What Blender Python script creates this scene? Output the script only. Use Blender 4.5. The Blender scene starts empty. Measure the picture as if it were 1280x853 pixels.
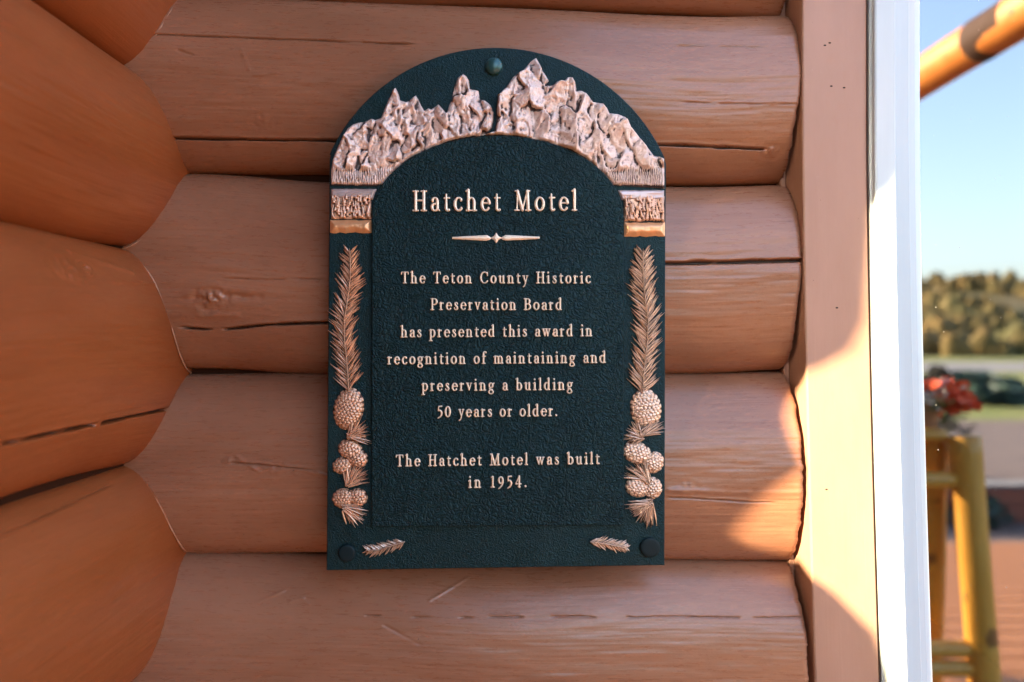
import bpy, bmesh, math, random
import numpy as np
from mathutils import Vector, Matrix

random.seed(7)
R = math.radians
SC = bpy.context.scene
COL = SC.collection
D = 0.87            # camera to the bottom of the log seams, metres
F = 870.0           # focal length in photo pixels (24.5 mm lens)
Z0 = 1.5            # eye height over the deck

# ------------------------------------------------------------------ camera
cam = bpy.data.cameras.new('camera')
camo = bpy.data.objects.new('camera', cam)
COL.objects.link(camo)
camo.location = (0, -D, Z0)
camo.rotation_euler = (R(90), 0, 0)
cam.sensor_width = 36
cam.lens = 36 * F / 1280
cam.clip_start = 0.02
cam.clip_end = 3000
cam.dof.use_dof = True
cam.dof.focus_distance = 0.80
cam.dof.aperture_fstop = 2.1
SC.camera = camo

# ------------------------------------------------------------------ world and sun
SUN_AZ, SUN_EL = 57.0, 22.0        # azimuth measured from straight out of the wall towards the left
SDIR = Vector((-math.sin(R(SUN_AZ)) * math.cos(R(SUN_EL)), -math.cos(R(SUN_AZ)) * math.cos(R(SUN_EL)), math.sin(R(SUN_EL))))
w = bpy.data.worlds.new('World')
SC.world = w
w.use_nodes = True
nt = w.node_tree
bg = nt.nodes['Background']
sky = nt.nodes.new('ShaderNodeTexSky')
sky.sky_type = 'NISHITA'
sky.sun_disc = False
sky.sun_elevation = R(SUN_EL)
sky.sun_rotation = math.atan2(SDIR.x, SDIR.y)
sky.altitude = 300
sky.air_density = 1.0
sky.dust_density = 4.0
sky.ozone_density = 1.0
nt.links.new(sky.outputs[0], bg.inputs[0])
bg.inputs[1].default_value = 0.15
sl = bpy.data.lights.new('sun', 'SUN')
sl.energy = 4.0
sl.angle = R(0.5)
sl.color = (1.0, 0.77, 0.48)
so = bpy.data.objects.new('sun', sl)
COL.objects.link(so)
so.location = (-3, -3, 5)
so.rotation_euler = SDIR.to_track_quat('Z', 'Y').to_euler()

SC.view_settings.view_transform = 'Standard'
SC.view_settings.look = 'None'
SC.view_settings.exposure = 3.35
SC.view_settings.gamma = 1.0
SC.view_settings.use_curve_mapping = False
SC.render.engine = 'CYCLES'
SC.cycles.max_bounces = 8
SC.cycles.diffuse_bounces = 5
SC.cycles.use_denoising = True
SC.cycles.caustics_reflective = False
SC.cycles.caustics_refractive = False

# ------------------------------------------------------------------ numpy noise
def _h(i, j, s):
    v = np.sin(i * 127.1 + j * 311.7 + s * 74.7) * 43758.5453
    return v - np.floor(v)

def vnoise(x, y, s=0):
    x = np.asarray(x, float); y = np.asarray(y, float)
    xi = np.floor(x); yi = np.floor(y)
    fx = x - xi; fy = y - yi
    fx = fx * fx * fx * (fx * (fx * 6 - 15) + 10); fy = fy * fy * fy * (fy * (fy * 6 - 15) + 10)
    a = _h(xi, yi, s); b = _h(xi + 1, yi, s); c = _h(xi, yi + 1, s); d = _h(xi + 1, yi + 1, s)
    return (a * (1 - fx) + b * fx) * (1 - fy) + (c * (1 - fx) + d * fx) * fy

def fbm(x, y, s=0, o=4):
    r = 0; a = 0.5
    for k in range(o):
        r = r + a * (vnoise(x, y, s + k * 3.1) - 0.5)
        x = np.asarray(x) * 2.03 + 5.2; y = np.asarray(y) * 2.03 + 1.7; a *= 0.5
    return r

def ridged(x, y, s=0, o=4):
    r = 0; a = 0.5
    for k in range(o):
        r = r + a * (1 - np.abs(2 * vnoise(x, y, s + k * 2.3) - 1))
        x = np.asarray(x) * 2.1 + 3.1; y = np.asarray(y) * 2.1 + 7.7; a *= 0.5
    return r

def smooth(a, b, x):
    t = np.clip((x - a) / (b - a), 0, 1)
    return t * t * (3 - 2 * t)

# ------------------------------------------------------------------ object helpers
def link(o, parent=None, label=None, cat=None, group=None, kind=None):
    COL.objects.link(o)
    if parent: o.parent = parent
    if label: o['label'] = label
    if cat: o['category'] = cat
    if group: o['group'] = group
    if kind: o['kind'] = kind
    return o

def thing(name, loc, label, cat, group=None):
    o = bpy.data.objects.new(name, None)
    o.empty_display_size = 0.05
    o.location = loc
    return link(o, None, label, cat, group)

def mesh_obj(name, verts, faces, m, parent=None, smooth_=False, uv=None, **kw):
    """verts are world coordinates; a child's mesh is stored relative to its parents"""
    v = np.asarray(verts, float)
    p = parent
    while p is not None:
        v = v - np.array(p.location); p = p.parent
    me = bpy.data.meshes.new(name)
    if isinstance(faces, np.ndarray) and faces.ndim == 2:
        n = len(faces); k = faces.shape[1]
        me.vertices.add(len(v)); me.vertices.foreach_set('co', v.ravel())
        me.loops.add(n * k); me.loops.foreach_set('vertex_index', faces.ravel().astype(np.int32))
        me.polygons.add(n)
        me.polygons.foreach_set('loop_start', np.arange(0, n * k, k, dtype=np.int32))
        me.update(calc_edges=True)
    else:
        me.from_pydata([tuple(q) for q in v], [], [tuple(int(i) for i in f) for f in faces])
        me.update()
    if uv is not None:
        lay = me.uv_layers.new(name='UVMap')
        li = np.zeros(len(me.loops), dtype=np.int32)
        me.loops.foreach_get('vertex_index', li)
        lay.data.foreach_set('uv', np.asarray(uv, np.float32)[li].ravel())
    me.validate()
    if smooth_:
        me.polygons.foreach_set('use_smooth', np.ones(len(me.polygons), dtype=bool))
    me.materials.append(m)
    o = bpy.data.objects.new(name, me)
    return link(o, parent, **kw)

def bm_obj(name, bm, m, parent=None, smooth_=False, **kw):
    me = bpy.data.meshes.new(name)
    off = Vector((0, 0, 0)); p = parent
    while p is not None:
        off += p.location; p = p.parent
    bmesh.ops.translate(bm, verts=bm.verts, vec=-off)
    bmesh.ops.recalc_face_normals(bm, faces=bm.faces)
    bm.to_mesh(me); bm.free()
    if smooth_:
        me.polygons.foreach_set('use_smooth', np.ones(len(me.polygons), dtype=bool))
    me.materials.append(m)
    return link(bpy.data.objects.new(name, me), parent, **kw)

def box(bm, lo, hi, bev=0.0):
    r = bmesh.ops.create_cube(bm, size=1)
    vs = r['verts']
    for v in vs:
        v.co = Vector([lo[i] + (v.co[i] + 0.5) * (hi[i] - lo[i]) for i in range(3)])
    if bev:
        es = list({e for v in vs for e in v.link_edges})
        bmesh.ops.bevel(bm, geom=es, offset=bev, segments=2, affect='EDGES')

def log_bm(bm, a, b, r0, r1, seg=20, n=14, wob=0.05, seed=0):
    """a peeled log between two points: wobbling radius, rounded ends"""
    a = Vector(a); b = Vector(b)
    d = (b - a); L = d.length; d.normalize()
    q = d.to_track_quat('Z', 'Y')
    rings = []
    ts = [0.0, 0.004] + [i / n for i in range(1, n)] + [0.996, 1.0]
    for i, t in enumerate(ts):
        rr = r0 + (r1 - r0) * t
        if i in (0, len(ts) - 1): rr *= 0.86
        ring = []
        for k in range(seg):
            an = 2 * math.pi * k / seg
            f = 1 + wob * (float(vnoise(t * L * 4 + 3, math.cos(an) * 1.2 + 5, seed)) + float(vnoise(t * L * 2, math.sin(an) * 1.2 + 9, seed + 4)) - 1)
            ring.append(bm.verts.new(a + d * (t * L) + q @ Vector((math.cos(an) * rr * f, math.sin(an) * rr * f, 0))))
        rings.append(ring)
    for i in range(len(rings) - 1):
        for k in range(seg):
            bm.faces.new((rings[i][k], rings[i][(k + 1) % seg], rings[i + 1][(k + 1) % seg], rings[i + 1][k]))
    bm.faces.new(rings[0][::-1]); bm.faces.new(rings[-1])

# pixel of the photo -> point at wall depth y ; -> point seen mirrored in the glass, t metres out from the wall
def P(px, py, y=0.0):
    k = (D + y) / F
    return Vector(((px - 640) * k, y, Z0 + (426.5 - py) * k))
GY = -0.036
def M(px, py, t):
    k = (D + t + 2 * GY) / F
    return Vector(((px - 640) * k, -t, Z0 + (426.5 - py) * k))

# ------------------------------------------------------------------ materials
def mat(name, base=(0.5, 0.5, 0.5), rough=0.5, metal=0.0, spec=0.5):
    m = bpy.data.materials.new(name)
    m.use_nodes = True
    b = m.node_tree.nodes['Principled BSDF']
    b.inputs['Base Color'].default_value = (*base, 1)
    b.inputs['Roughness'].default_value = rough
    b.inputs['Metallic'].default_value = metal
    b.inputs['Specular IOR Level'].default_value = spec
    return m, m.node_tree, b

def N(t, typ, **kw):
    n = t.nodes.new(typ)
    for k, v in kw.items():
        if k in n.inputs: n.inputs[k].default_value = v
        else: setattr(n, k, v)
    return n

def coords(t, scale, kind='UV', rot=(0, 0, 0)):
    tc = N(t, 'ShaderNodeTexCoord')
    mp = N(t, 'ShaderNodeMapping')
    mp.inputs['Scale'].default_value = scale
    mp.inputs['Rotation'].default_value = rot
    t.links.new(tc.outputs[kind], mp.inputs[0])
    return mp.outputs[0]

def noise(t, vec, scale, detail=4, rough=0.55, dist=0.0):
    n = N(t, 'ShaderNodeTexNoise')
    n.inputs['Scale'].default_value = scale
    n.inputs['Detail'].default_value = detail
    n.inputs['Roughness'].default_value = rough
    n.inputs['Distortion'].default_value = dist
    t.links.new(vec, n.inputs['Vector'])
    return n.outputs['Fac']

def ramp(t, fac, stops, interp='LINEAR'):
    r = N(t, 'ShaderNodeValToRGB')
    r.color_ramp.interpolation = interp
    while len(r.color_ramp.elements) < len(stops): r.color_ramp.elements.new(0.5)
    for e, (p, c) in zip(r.color_ramp.elements, stops):
        e.position = p
        e.color = (*c, 1) if len(c) == 3 else c
    t.links.new(fac, r.inputs[0])
    return r.outputs[0]

def g(v): return (v, v, v)

def mixc(t, fac, a, b, mode='MIX'):
    n = N(t, 'ShaderNodeMix', data_type='RGBA', blend_type=mode)
    for inp, val in ((n.inputs[0], fac), (n.inputs[6], a), (n.inputs[7], b)):
        if hasattr(val, 'links') or hasattr(val, 'is_linked'): t.links.new(val, inp)
        else: inp.default_value = val if not isinstance(val, tuple) else (*val, 1)
    return n.outputs[2]

def bump(t, h, strength, dist, prev=None):
    b = N(t, 'ShaderNodeBump')
    b.inputs['Strength'].default_value = strength
    b.inputs['Distance'].default_value = dist
    t.links.new(h, b.inputs['Height'])
    if prev is not None: t.links.new(prev, b.inputs['Normal'])
    return b.outputs[0]

def paint_material(name, c0, c1, rough=0.42, bk=1.0):
    """brown semi-gloss paint over wood: long grain, brush marks, faint blotches, tiny pits"""
    m, t, b = mat(name, c0, rough)
    uv = coords(t, (1, 1, 1))
    blot = noise(t, coords(t, (5, 14, 1)), 1.0, 5, 0.6)
    fleck = noise(t, coords(t, (45, 260, 1)), 1.0, 3, 0.7)
    col = mixc(t, ramp(t, blot, [(0.3, g(0)), (0.72, g(1))]), c0, c1)
    worn = ramp(t, noise(t, coords(t, (60, 120, 1)), 1.0, 5, 0.75), [(0.70, g(0)), (0.76, g(1))])
    col = mixc(t, worn, col, (c1[0] * 1.35, c1[1] * 1.5, c1[2] * 1.7))
    pits = ramp(t, noise(t, coords(t, (180, 230, 1)), 1.0, 2, 0.5), [(0.2, g(1)), (0.245, g(0))])
    col = mixc(t, pits, col, (c0[0] * .35, c0[1] * .35, c0[2] * .35))
    lap = noise(t, coords(t, (3, 9, 1)), 1.0, 4, 0.55, 0.6)
    col = mixc(t, ramp(t, lap, [(0.48, g(0)), (0.66, g(.35))]), col, (c0[0] * .80, c0[1] * .72, c0[2] * .68))
    scuff = ramp(t, noise(t, coords(t, (38, 60, 1)), 1.0, 7, 0.75, 1.0), [(0.66, g(0)), (0.72, g(.3))])
    col = mixc(t, scuff, col, (c1[0] * 1.25, c1[1] * 1.5, c1[2] * 1.8))
    at = N(t, 'ShaderNodeAttribute', attribute_name='crack')
    col = mixc(t, at.outputs['Fac'], col, (0.012, 0.006, 0.004))
    t.links.new(col, b.inputs['Base Color'])
    rr = ramp(t, fleck, [(0.25, g(rough - .09)), (0.8, g(rough + .12))])
    t.links.new(rr, b.inputs['Roughness'])
    grain = noise(t, coords(t, (9, 420, 1)), 1.0, 4, 0.6, 0.3)
    grain2 = noise(t, coords(t, (3, 95, 1)), 1.0, 3, 0.6, 0.8)
    orange = noise(t, coords(t, (260, 260, 1)), 1.0, 2, 0.5)
    n1 = bump(t, grain2, 0.22 * bk, 0.003)
    n2 = bump(t, grain, 0.26 * bk, 0.0012, n1)
    n3 = bump(t, orange, 0.25 * bk, 0.0008, n2)
    t.links.new(n3, b.inputs['Normal'])
    return m

M_LOG = paint_material('brown_log_paint', (0.24, 0.108, 0.059), (0.30, 0.145, 0.084), 0.30, 0.5)
M_LOG_SHADED = paint_material('brown_log_paint_shaded', (0.225, 0.056, 0.013), (0.27, 0.074, 0.021), 0.42, 0.5)  # same log paint, with warm bounce and corner shade put into its colour
M_BLOCKER = paint_material('dark_blocker_brown', (0.07, 0.032, 0.018), (0.10, 0.045, 0.026), 0.6)  # dark colour of the added blockers, holds bounce light down
M_BOARD = paint_material('tan_board_paint', (0.34, 0.19, 0.125), (0.385, 0.22, 0.15), 0.5, 0.35)
m, t, b = mat('brown_caulk', (0.13, 0.06, 0.032), 0.7); M_CAULKB = m
m, t, b = mat('caulk', (0.40, 0.22, 0.14), 0.6); M_CAULK = m
M_DARKBROWN = mat('backing_paint', (0.035, 0.014, 0.008), 0.9, 0.0, 0.0)[0]
m, t, b = mat('dark_gap', (0.02, 0.012, 0.008), 0.9); M_DARK = m

m, t, b = mat('white_vinyl_sky_tint', (0.80, 0.81, 0.82), 0.32)
v_ = noise(t, coords(t, (40, 40, 3), 'Object'), 1.0, 4, 0.6)
t.links.new(ramp(t, v_, [(0.3, (0.44, 0.53, 0.56)), (0.7, (0.49, 0.58, 0.61))]), b.inputs['Base Color'])  # blue of the sky light is put into the white base colour
t.links.new(bump(t, v_, 0.1, 0.0008), b.inputs['Normal'])
M_VINYL = m

# patinated bronze: leather-like cast texture
def plate_material(name, amount, vs=260):
    m, t, b = mat(name, (0.010, 0.045, 0.055), 0.38, 0.0, 0.3)
    oc = coords(t, (1, 1, 1), 'Object')
    vor = N(t, 'ShaderNodeTexVoronoi', feature='DISTANCE_TO_EDGE')
    vor.inputs['Scale'].default_value = vs
    dn = N(t, 'ShaderNodeTexNoise'); dn.inputs['Scale'].default_value = 60; dn.inputs['Detail'].default_value = 4
    t.links.new(oc, dn.inputs['Vector'])
    ad = N(t, 'ShaderNodeVectorMath', operation='MULTIPLY_ADD')
    t.links.new(dn.outputs['Color'], ad.inputs[0]); ad.inputs[1].default_value = (0.03, 0.03, 0.03); t.links.new(oc, ad.inputs[2])
    t.links.new(ad.outputs[0], vor.inputs['Vector'])
    cell = ramp(t, vor.outputs['Distance'], [(0.0, g(0)), (0.25, g(1))])
    fine = noise(t, coords(t, (520, 520, 900), 'Object'), 1.0, 3, 0.6, 0.4)
    big = noise(t, coords(t, (20, 20, 20), 'Object'), 1.0, 4, 0.6)
    dust = ramp(t, noise(t, coords(t, (30, 30, 9), 'Object'), 1.0, 8, 0.75, 0.5), [(0.56, g(0)), (0.74, g(.55))])
    col = mixc(t, ramp(t, big, [(0.3, g(0)), (0.7, g(1))]), (0.0008, 0.0098, 0.0108), (0.0016, 0.015, 0.0165))
    col = mixc(t, dust, col, (0.012, 0.032, 0.034))
    t.links.new(col, b.inputs['Base Color'])
    t.links.new(ramp(t, fine, [(0.3, g(0.36)), (0.7, g(0.52))]), b.inputs['Roughness'])
    b.inputs['Specular Tint'].default_value = (0.55, 0.85, 1.0, 1)
    n1 = bump(t, cell, 0.5 * amount, 0.0012)
    n2 = bump(t, fine, 0.5 * amount, 0.0010, n1)
    t.links.new(n2, b.inputs['Normal'])
    return m
M_PLATE = plate_material('teal_bronze_patina', 0.8)
M_PANEL = plate_material('leather_grain_patina', 1.7, 165)

def copper_material(name, c0, c1, dark, metal, rough, sc=120):
    """rubbed bronze: the polished metal shows on what the rag reached, the brown patina stays elsewhere"""
    m, t, b = mat(name, c0, rough, metal)
    a = noise(t, coords(t, (sc, sc, sc), 'Object'), 1.0, 5, 0.65)
    c = noise(t, coords(t, (sc * 3.1, sc * 3.1, sc * 3.1), 'Object'), 1.0, 4, 0.6)
    col = mixc(t, ramp(t, a, [(0.35, g(0)), (0.65, g(1))]), c0, c1)
    at = N(t, 'ShaderNodeAttribute', attribute_name='polish')
    ad = N(t, 'ShaderNodeMath', operation='MULTIPLY_ADD'); ad.inputs[1].default_value = 0.5; ad.inputs[2].default_value = -0.25
    t.links.new(c, ad.inputs[0])
    sm = N(t, 'ShaderNodeMath', operation='ADD'); t.links.new(ad.outputs[0], sm.inputs[0]); t.links.new(at.outputs['Fac'], sm.inputs[1])
    col = mixc(t, ramp(t, sm.outputs[0], [(0.16, g(1)), (0.46, g(0))]), col, dark)
    t.links.new(col, b.inputs['Base Color'])
    t.links.new(ramp(t, c, [(0.3, g(rough + .12)), (0.7, g(rough - .08))]), b.inputs['Roughness'])
    t.links.new(bump(t, c, 0.3, 0.0008), b.inputs['Normal'])
    return m
M_MOUNT = copper_material('pale_copper', (0.60, 0.44, 0.38), (0.72, 0.58, 0.52), (0.045, 0.028, 0.028), 0.25, 0.42)
M_PINE = copper_material('warm_copper', (0.60, 0.33, 0.20), (0.70, 0.44, 0.30), (0.05, 0.02, 0.012), 0.5, 0.34, 150)
M_TREES = copper_material('brown_copper', (0.60, 0.34, 0.22), (0.70, 0.46, 0.33), (0.045, 0.018, 0.012), 0.5, 0.36, 200)
M_SHORE = copper_material('orange_copper', (0.70, 0.36, 0.17), (0.74, 0.42, 0.22), (0.4, 0.2, 0.1), 0.5, 0.35, 60)
M_LAKE = copper_material('silver_copper', (0.44, 0.35, 0.34), (0.52, 0.42, 0.41), (0.12, 0.08, 0.08), 0.5, 0.36, 90)
M_LETTER = copper_material('letter_bronze', (0.80, 0.64, 0.48), (0.84, 0.70, 0.55), (0.6, 0.42, 0.28), 0.25, 0.36, 90)
m, t, b = mat('bolt_patina', (0.02, 0.075, 0.08), 0.28, 0.3); M_BOLT = m
m, t, b = mat('dark_bolt', (0.001, 0.010, 0.013), 0.6, 0.0, 0.2); M_BOLT2 = m

# ------------------------------------------------------------------ log walls
def bow(py):
    """the old trim bows a little to the right towards its foot, photo pixels"""
    return 16.0 * np.clip((np.asarray(py, float) - 150) / 703.0, 0, None) ** 1.5

B = 0.060                                   # bulge of a log over its seams
def prof(s):                                # s in -1..1 across the log
    s = np.abs(s)
    return B * np.clip(1 - s ** 2.15, 0, None) ** (1 / 1.75)

def v_at(py, lo, hi):
    """height on a log (seams lo, hi) that the photo shows at row py"""
    z = (426.5 - py) / F * D
    for _ in range(30):
        s = 2 * (z - lo) / (hi - lo) - 1
        z = 0.5 * z + 0.5 * (426.5 - py) / F * (D - float(prof(np.array(np.clip(s, -1, 1)))))
    return z

def build_log(name, parent, mapfn, u0, u1, lo, hi, mtl, seed, cracks=(), knots=(), marks=(), du=0.0022, nv=250, end=None, wob=1.5, label=None):
    """mapfn(u, z, depth) -> world xyz.  cracks: (list of (u, z), width, depth, gappiness)"""
    us = np.linspace(u0, u1, max(8, int(abs(u1 - u0) / du)))
    tt = np.linspace(-1, 1, nv)
    s = np.sign(tt) * (1 - (1 - np.abs(tt)) ** 1.35)          # rows closer together at the seams
    U, S = np.meshgrid(us, s, indexing='ij')
    lo_, hi_ = (lo(U), hi(U)) if callable(lo) else (lo, hi)
    lo, hi = (float(np.mean(lo_)), float(np.mean(hi_)))
    low = lo_ + wob * 0.0035 * (vnoise(U * 5, 0 * U, seed) - .5) * 2
    high = hi_ + wob * 0.0035 * (vnoise(U * 5, 0 * U, seed + 31) - .5) * 2
    Z = (low + high) / 2 + S * (high - low) / 2
    dark = np.zeros_like(U)
    dep = prof(S)
    dep = dep + wob * (0.006 * (vnoise(U * 4, S * 1.3, seed + 5) - .5) + 0.0022 * fbm(U * 9, S * 7, seed + 9, 3) + 0.0005 * fbm(U * 12, S * 46, seed + 2, 3)) * np.clip(1.15 - np.abs(S), 0, 1)
    for pts, wd, dp, gap in cracks:
        pu = np.array([p[0] for p in pts]); pz = np.array([p[1] for p in pts])
        o = np.argsort(pu)
        zc = np.interp(U, pu[o], pz[o]) + 0.0016 * fbm(U * 40, 0 * U, seed + 3, 3)
        inside = smooth(pu.min() - .004, pu.min() + .012, U) * (1 - smooth(pu.max() - .012, pu.max() + .004, U))
        if gap: inside = inside * smooth(gap - .10, gap + .05, vnoise(U * 55, 0 * U + .3, seed + 17) * .6 + vnoise(U * 17, 0 * U + .7, seed + 8) * .4)
        ww = wd * (0.75 + 0.5 * vnoise(U * 60, 0 * U, seed + 21))
        q = np.exp(-((Z - zc) / ww) ** 4)
        lip = np.exp(-(((Z - zc) - 1.9 * ww) / (1.5 * ww)) ** 2) * 0.0007
        dep = dep + inside * (lip - dp * q)
        dark = np.maximum(dark, inside * np.exp(-((Z - zc) / (ww * .8)) ** 4) * min(1, dp / .005))
    for ku, kz, kr, kh in knots:
        dx = (U - ku) / kr; dz = (Z - kz) / (kr * .62)
        rr = np.sqrt(dx * dx + dz * dz)
        dep = dep + kh * np.exp(-rr ** 2) * (0.45 + 1.5 * fbm(U * 230, Z * 150, seed + 6, 3) * 2) + kh * .25 * np.exp(-((rr - 1.6) / .45) ** 2) * (vnoise(U * 90, Z * 90, seed + 4)) - kh * .3 * np.exp(-((rr - 1.15) / .25) ** 2) * vnoise(U * 70, Z * 70, seed)
    for (ua, za, ub, zb, wd, ht) in marks:            # scratches and ridges
        L2 = (ub - ua) ** 2 + (zb - za) ** 2
        tq = np.clip(((U - ua) * (ub - ua) + (Z - za) * (zb - za)) / L2, 0, 1)
        dd = np.hypot(U - ua - tq * (ub - ua), Z - za - tq * (zb - za))
        dep = dep + ht * np.exp(-(dd / wd) ** 2) * (0.4 + 1.2 * vnoise(U * 120, Z * 120, seed))
    if end is not None:
        dl = np.abs(u1 - U)
        dep = dep - 0.0018 * (1 - smooth(0, 0.004, dl))
    W = mapfn(U, Z, dep)
    if end is not None:                               # ragged sawn end against the board
        sh = end(W[..., 2], S)
        W[..., 0] += sh * smooth(u1 - 0.12, u1, U)
    nu = len(us)
    # closing columns behind both ends
    capu = [W[:1].copy(), W[-1:].copy()]
    for c in capu: c[..., 1 if mapfn is map_back else 0] += (0.12 if mapfn is map_back else -0.12)
    Wf = np.concatenate([capu[0], W, capu[1]], 0)
    UU = np.concatenate([U[:1], U, U[-1:]], 0)
    arc = np.concatenate([[0], np.cumsum(np.hypot(np.diff(prof(s)), np.diff(s) * (hi - lo) / 2))])
    VV = np.tile(arc, (nu + 2, 1))
    uv = np.stack([UU + seed * 1.7, VV + seed * 0.61], -1).reshape(-1, 2)
    idx = np.arange((nu + 2) * nv).reshape(nu + 2, nv)
    fc = np.stack([idx[:-1, :-1], idx[1:, :-1], idx[1:, 1:], idx[:-1, 1:]], -1).reshape(-1, 4)
    if mapfn is not map_back: fc = fc[:, ::-1]
    o = mesh_obj(name, Wf.reshape(-1, 3), fc, mtl, parent, True, uv)
    at = o.data.attributes.new('crack', 'FLOAT', 'POINT')
    at.data.foreach_set('value', np.concatenate([dark[:1] * 0, dark, dark[-1:] * 0], 0).ravel().astype(np.float32))
    if label: o['label'] = label
    return o

def map_back(u, z, d): return np.stack([u, -d, Z0 + z], -1)
XL = -0.459
def map_left(u, z, d): return np.stack([XL + d, -u, Z0 + z], -1)

KB = (D - B) / F
def seam(pl, pr):
    a, c = (426.5 - pl) / F * D, (426.5 - pr) / F * D          # rows at photo columns 240 and 980
    def f(x, o=0.0): return a + (c - a) * (np.asarray(x, float) + 0.40) / 0.74 + o
    return f
def off(f, o): return lambda x: f(x) + o
wall = thing('log_wall', (0, 0, 0), 'brown painted wall of horizontal round logs behind the plaque', 'log wall')
side = thing('log_wall', (XL, 0, 0), 'brown log wall, warm corner shade in its colour, at the left meeting the plaque wall in the corner', 'log wall')

XR = 0.3385
def make_end(full):
    def log_end(zw, S):
        py = 426.5 - (zw - Z0) / KB
        where = full + (1 - full) * smooth(-.15, 0.5, -S)
        return bow(py) * KB * 0.93 - 0.0014 - (0.0034 + .0022 * vnoise(zw * 130, 0 * zw, 4) + .0012 * vnoise(zw * 420, 0 * zw, 9)) * where
    return log_end
log_end = make_end(0.0); log_end_open = make_end(1.0)

def X(px, y=-0.05): return (px - 640) * (D + y) / F
def crack(lo, hi, pts, wd, dp, gap=0.0): return ([(X(px), v_at(py, lo(X(px)), hi(X(px)))) for px, py in pts], wd, dp, gap)
def knot(lo, hi, px, py, r, h): return (X(px), v_at(py, lo(X(px)), hi(X(px))), r, h)
def mark(lo, hi, a, c, wd, ht): return (X(a[0]), v_at(a[1], lo(X(a[0])), hi(X(a[0]))), X(c[0]), v_at(c[1], lo(X(c[0])), hi(X(c[0]))), wd, ht)

s0, s1, s2, s3, s4 = seam(-5, 24), seam(222, 231), seam(466, 462), seam(690, 700), seam(936, 938)
u0b, u1b = -0.50, XR
b0 = (s0, off(s0, .245)); b1 = (s1, s0); b2 = (s2, s1); b3 = (s3, s2); b4 = (s4, s3)
build_log('log', wall, map_back, u0b, u1b, off(s0, .245), off(s0, .49), M_LOG, 12, du=.01, nv=50)
build_log('log', wall, map_back, u0b, u1b, *b0, M_LOG, 1, end=log_end, wob=2.2)
build_log('log', wall, map_back, u0b, u1b, *b1, M_LOG, 2, end=log_end,
          cracks=[crack(*b1, [(196, 172), (300, 173), (420, 175), (640, 179), (834, 182), (968, 187)], .0013, .006, .30),
                  crack(*b1, [(190, 44), (300, 47), (420, 52), (520, 56)], .0009, .0025, .30),
                  crack(*b1, [(840, 57), (900, 58), (985, 60)], .0006, .0015, .42),
                  crack(*b1, [(850, 128), (930, 130), (1003, 131)], .0007, .0018, .38)],
          knots=[knot(*b1, 972, 190, .011, .0018), knot(*b1, 330, 150, .012, .0010)],
          marks=[mark(*b1, (228, 64), (246, 70), .0012, -.0012), mark(*b1, (305, 60), (316, 88), .0012, .0009), mark(*b1, (322, 95), (350, 92), .001, .0009)])
build_log('log', wall, map_back, u0b, u1b, *b2, M_LOG, 3, end=log_end,
          cracks=[crack(*b2, [(224, 409), (250, 411.5), (285, 411), (340, 406), (420, 403), (520, 402)], .0014, .007, .18),
                  crack(*b2, [(760, 330), (833, 329), (900, 328), (1006, 325)], .0021, .009, .30),
                  crack(*b2, [(250, 346), (330, 350), (410, 349)], .0008, .0016, .35)],
          knots=[knot(*b2, 268, 374, .017, .0042)],
          marks=[mark(*b2, (232, 374), (256, 373), .0028, -.0016), mark(*b2, (284, 369), (330, 372), .003, -.0022), mark(*b2, (250, 395), (300, 395), .003, .001)])
build_log('log', wall, map_back, u0b, u1b, *b3, M_LOG, 4, end=log_end_open,
          cracks=[crack(*b3, [(830, 622), (880, 624), (910, 627), (965, 629)], .0009, .0022, .25),
                  crack(*b3, [(280, 577), (340, 582), (410, 588), (470, 590)], .0010, .0022, .35)],
          knots=[knot(*b3, 855, 612, .013, .0013), knot(*b3, 288, 575, .008, .0014), knot(*b3, 345, 584, .014, .0014)],
          marks=[mark(*b3, (833, 612), (930, 616), .0030, .0010), mark(*b3, (360, 580), (398, 592), .0014, .0014), mark(*b3, (300, 570), (330, 590), .0013, .0011), mark(*b3, (400, 590), (420, 596), .0016, .0016)])
build_log('log', wall, map_back, u0b, u1b, *b4, M_LOG, 5, end=log_end_open,
          cracks=[crack(*b4, [(420, 769), (560, 772), (700, 771), (860, 771), (1013, 772)], .0008, .0024, .47)],
          marks=[mark(*b4, (536, 751), (584, 722), .0010, .0009), mark(*b4, (482, 782), (527, 806), .0010, -.0010), mark(*b4, (322, 752), (352, 738), .001, .001),
                 mark(*b4, (360, 752), (376, 748), .0016, .0014), mark(*b4, (376, 748), (384, 756), .001, .001)])
build_log('log', wall, map_back, u0b, u1b, off(s4, -.24), s4, M_LOG, 6, du=.01, nv=50)

def zl(py): return (426.5 - py) * KB
l = [zl(85) + .252, zl(85), zl(312), zl(580), zl(580) - .257, zl(580) - .51]
def lcr(lo, hi, pts, wd, dp, gap):
    out = []
    for px, py in pts:                            # march along the row of sight to the curved face of the side log
        best = None
        for y in np.linspace(-0.34, -0.03, 400):
            p = P(px, py, y); zz = p.z - Z0
            sx = XL + float(prof(np.array(np.clip(2 * (zz - lo) / (hi - lo) - 1, -1, 1))))
            e = abs(p.x - sx)
            if best is None or e < best[0]: best = (e, -y, zz)
        out.append((best[1], best[2]))
    return (out, wd, dp, gap)
build_log('log', side, map_left, -.06, .50, l[0], l[0] + .25, M_LOG_SHADED, 26, du=.01, nv=50)
build_log('log', side, map_left, -.06, .50, l[1], l[0], M_LOG_SHADED, 21)
build_log('log', side, map_left, -.06, .50, l[2], l[1], M_LOG_SHADED, 22)
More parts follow.
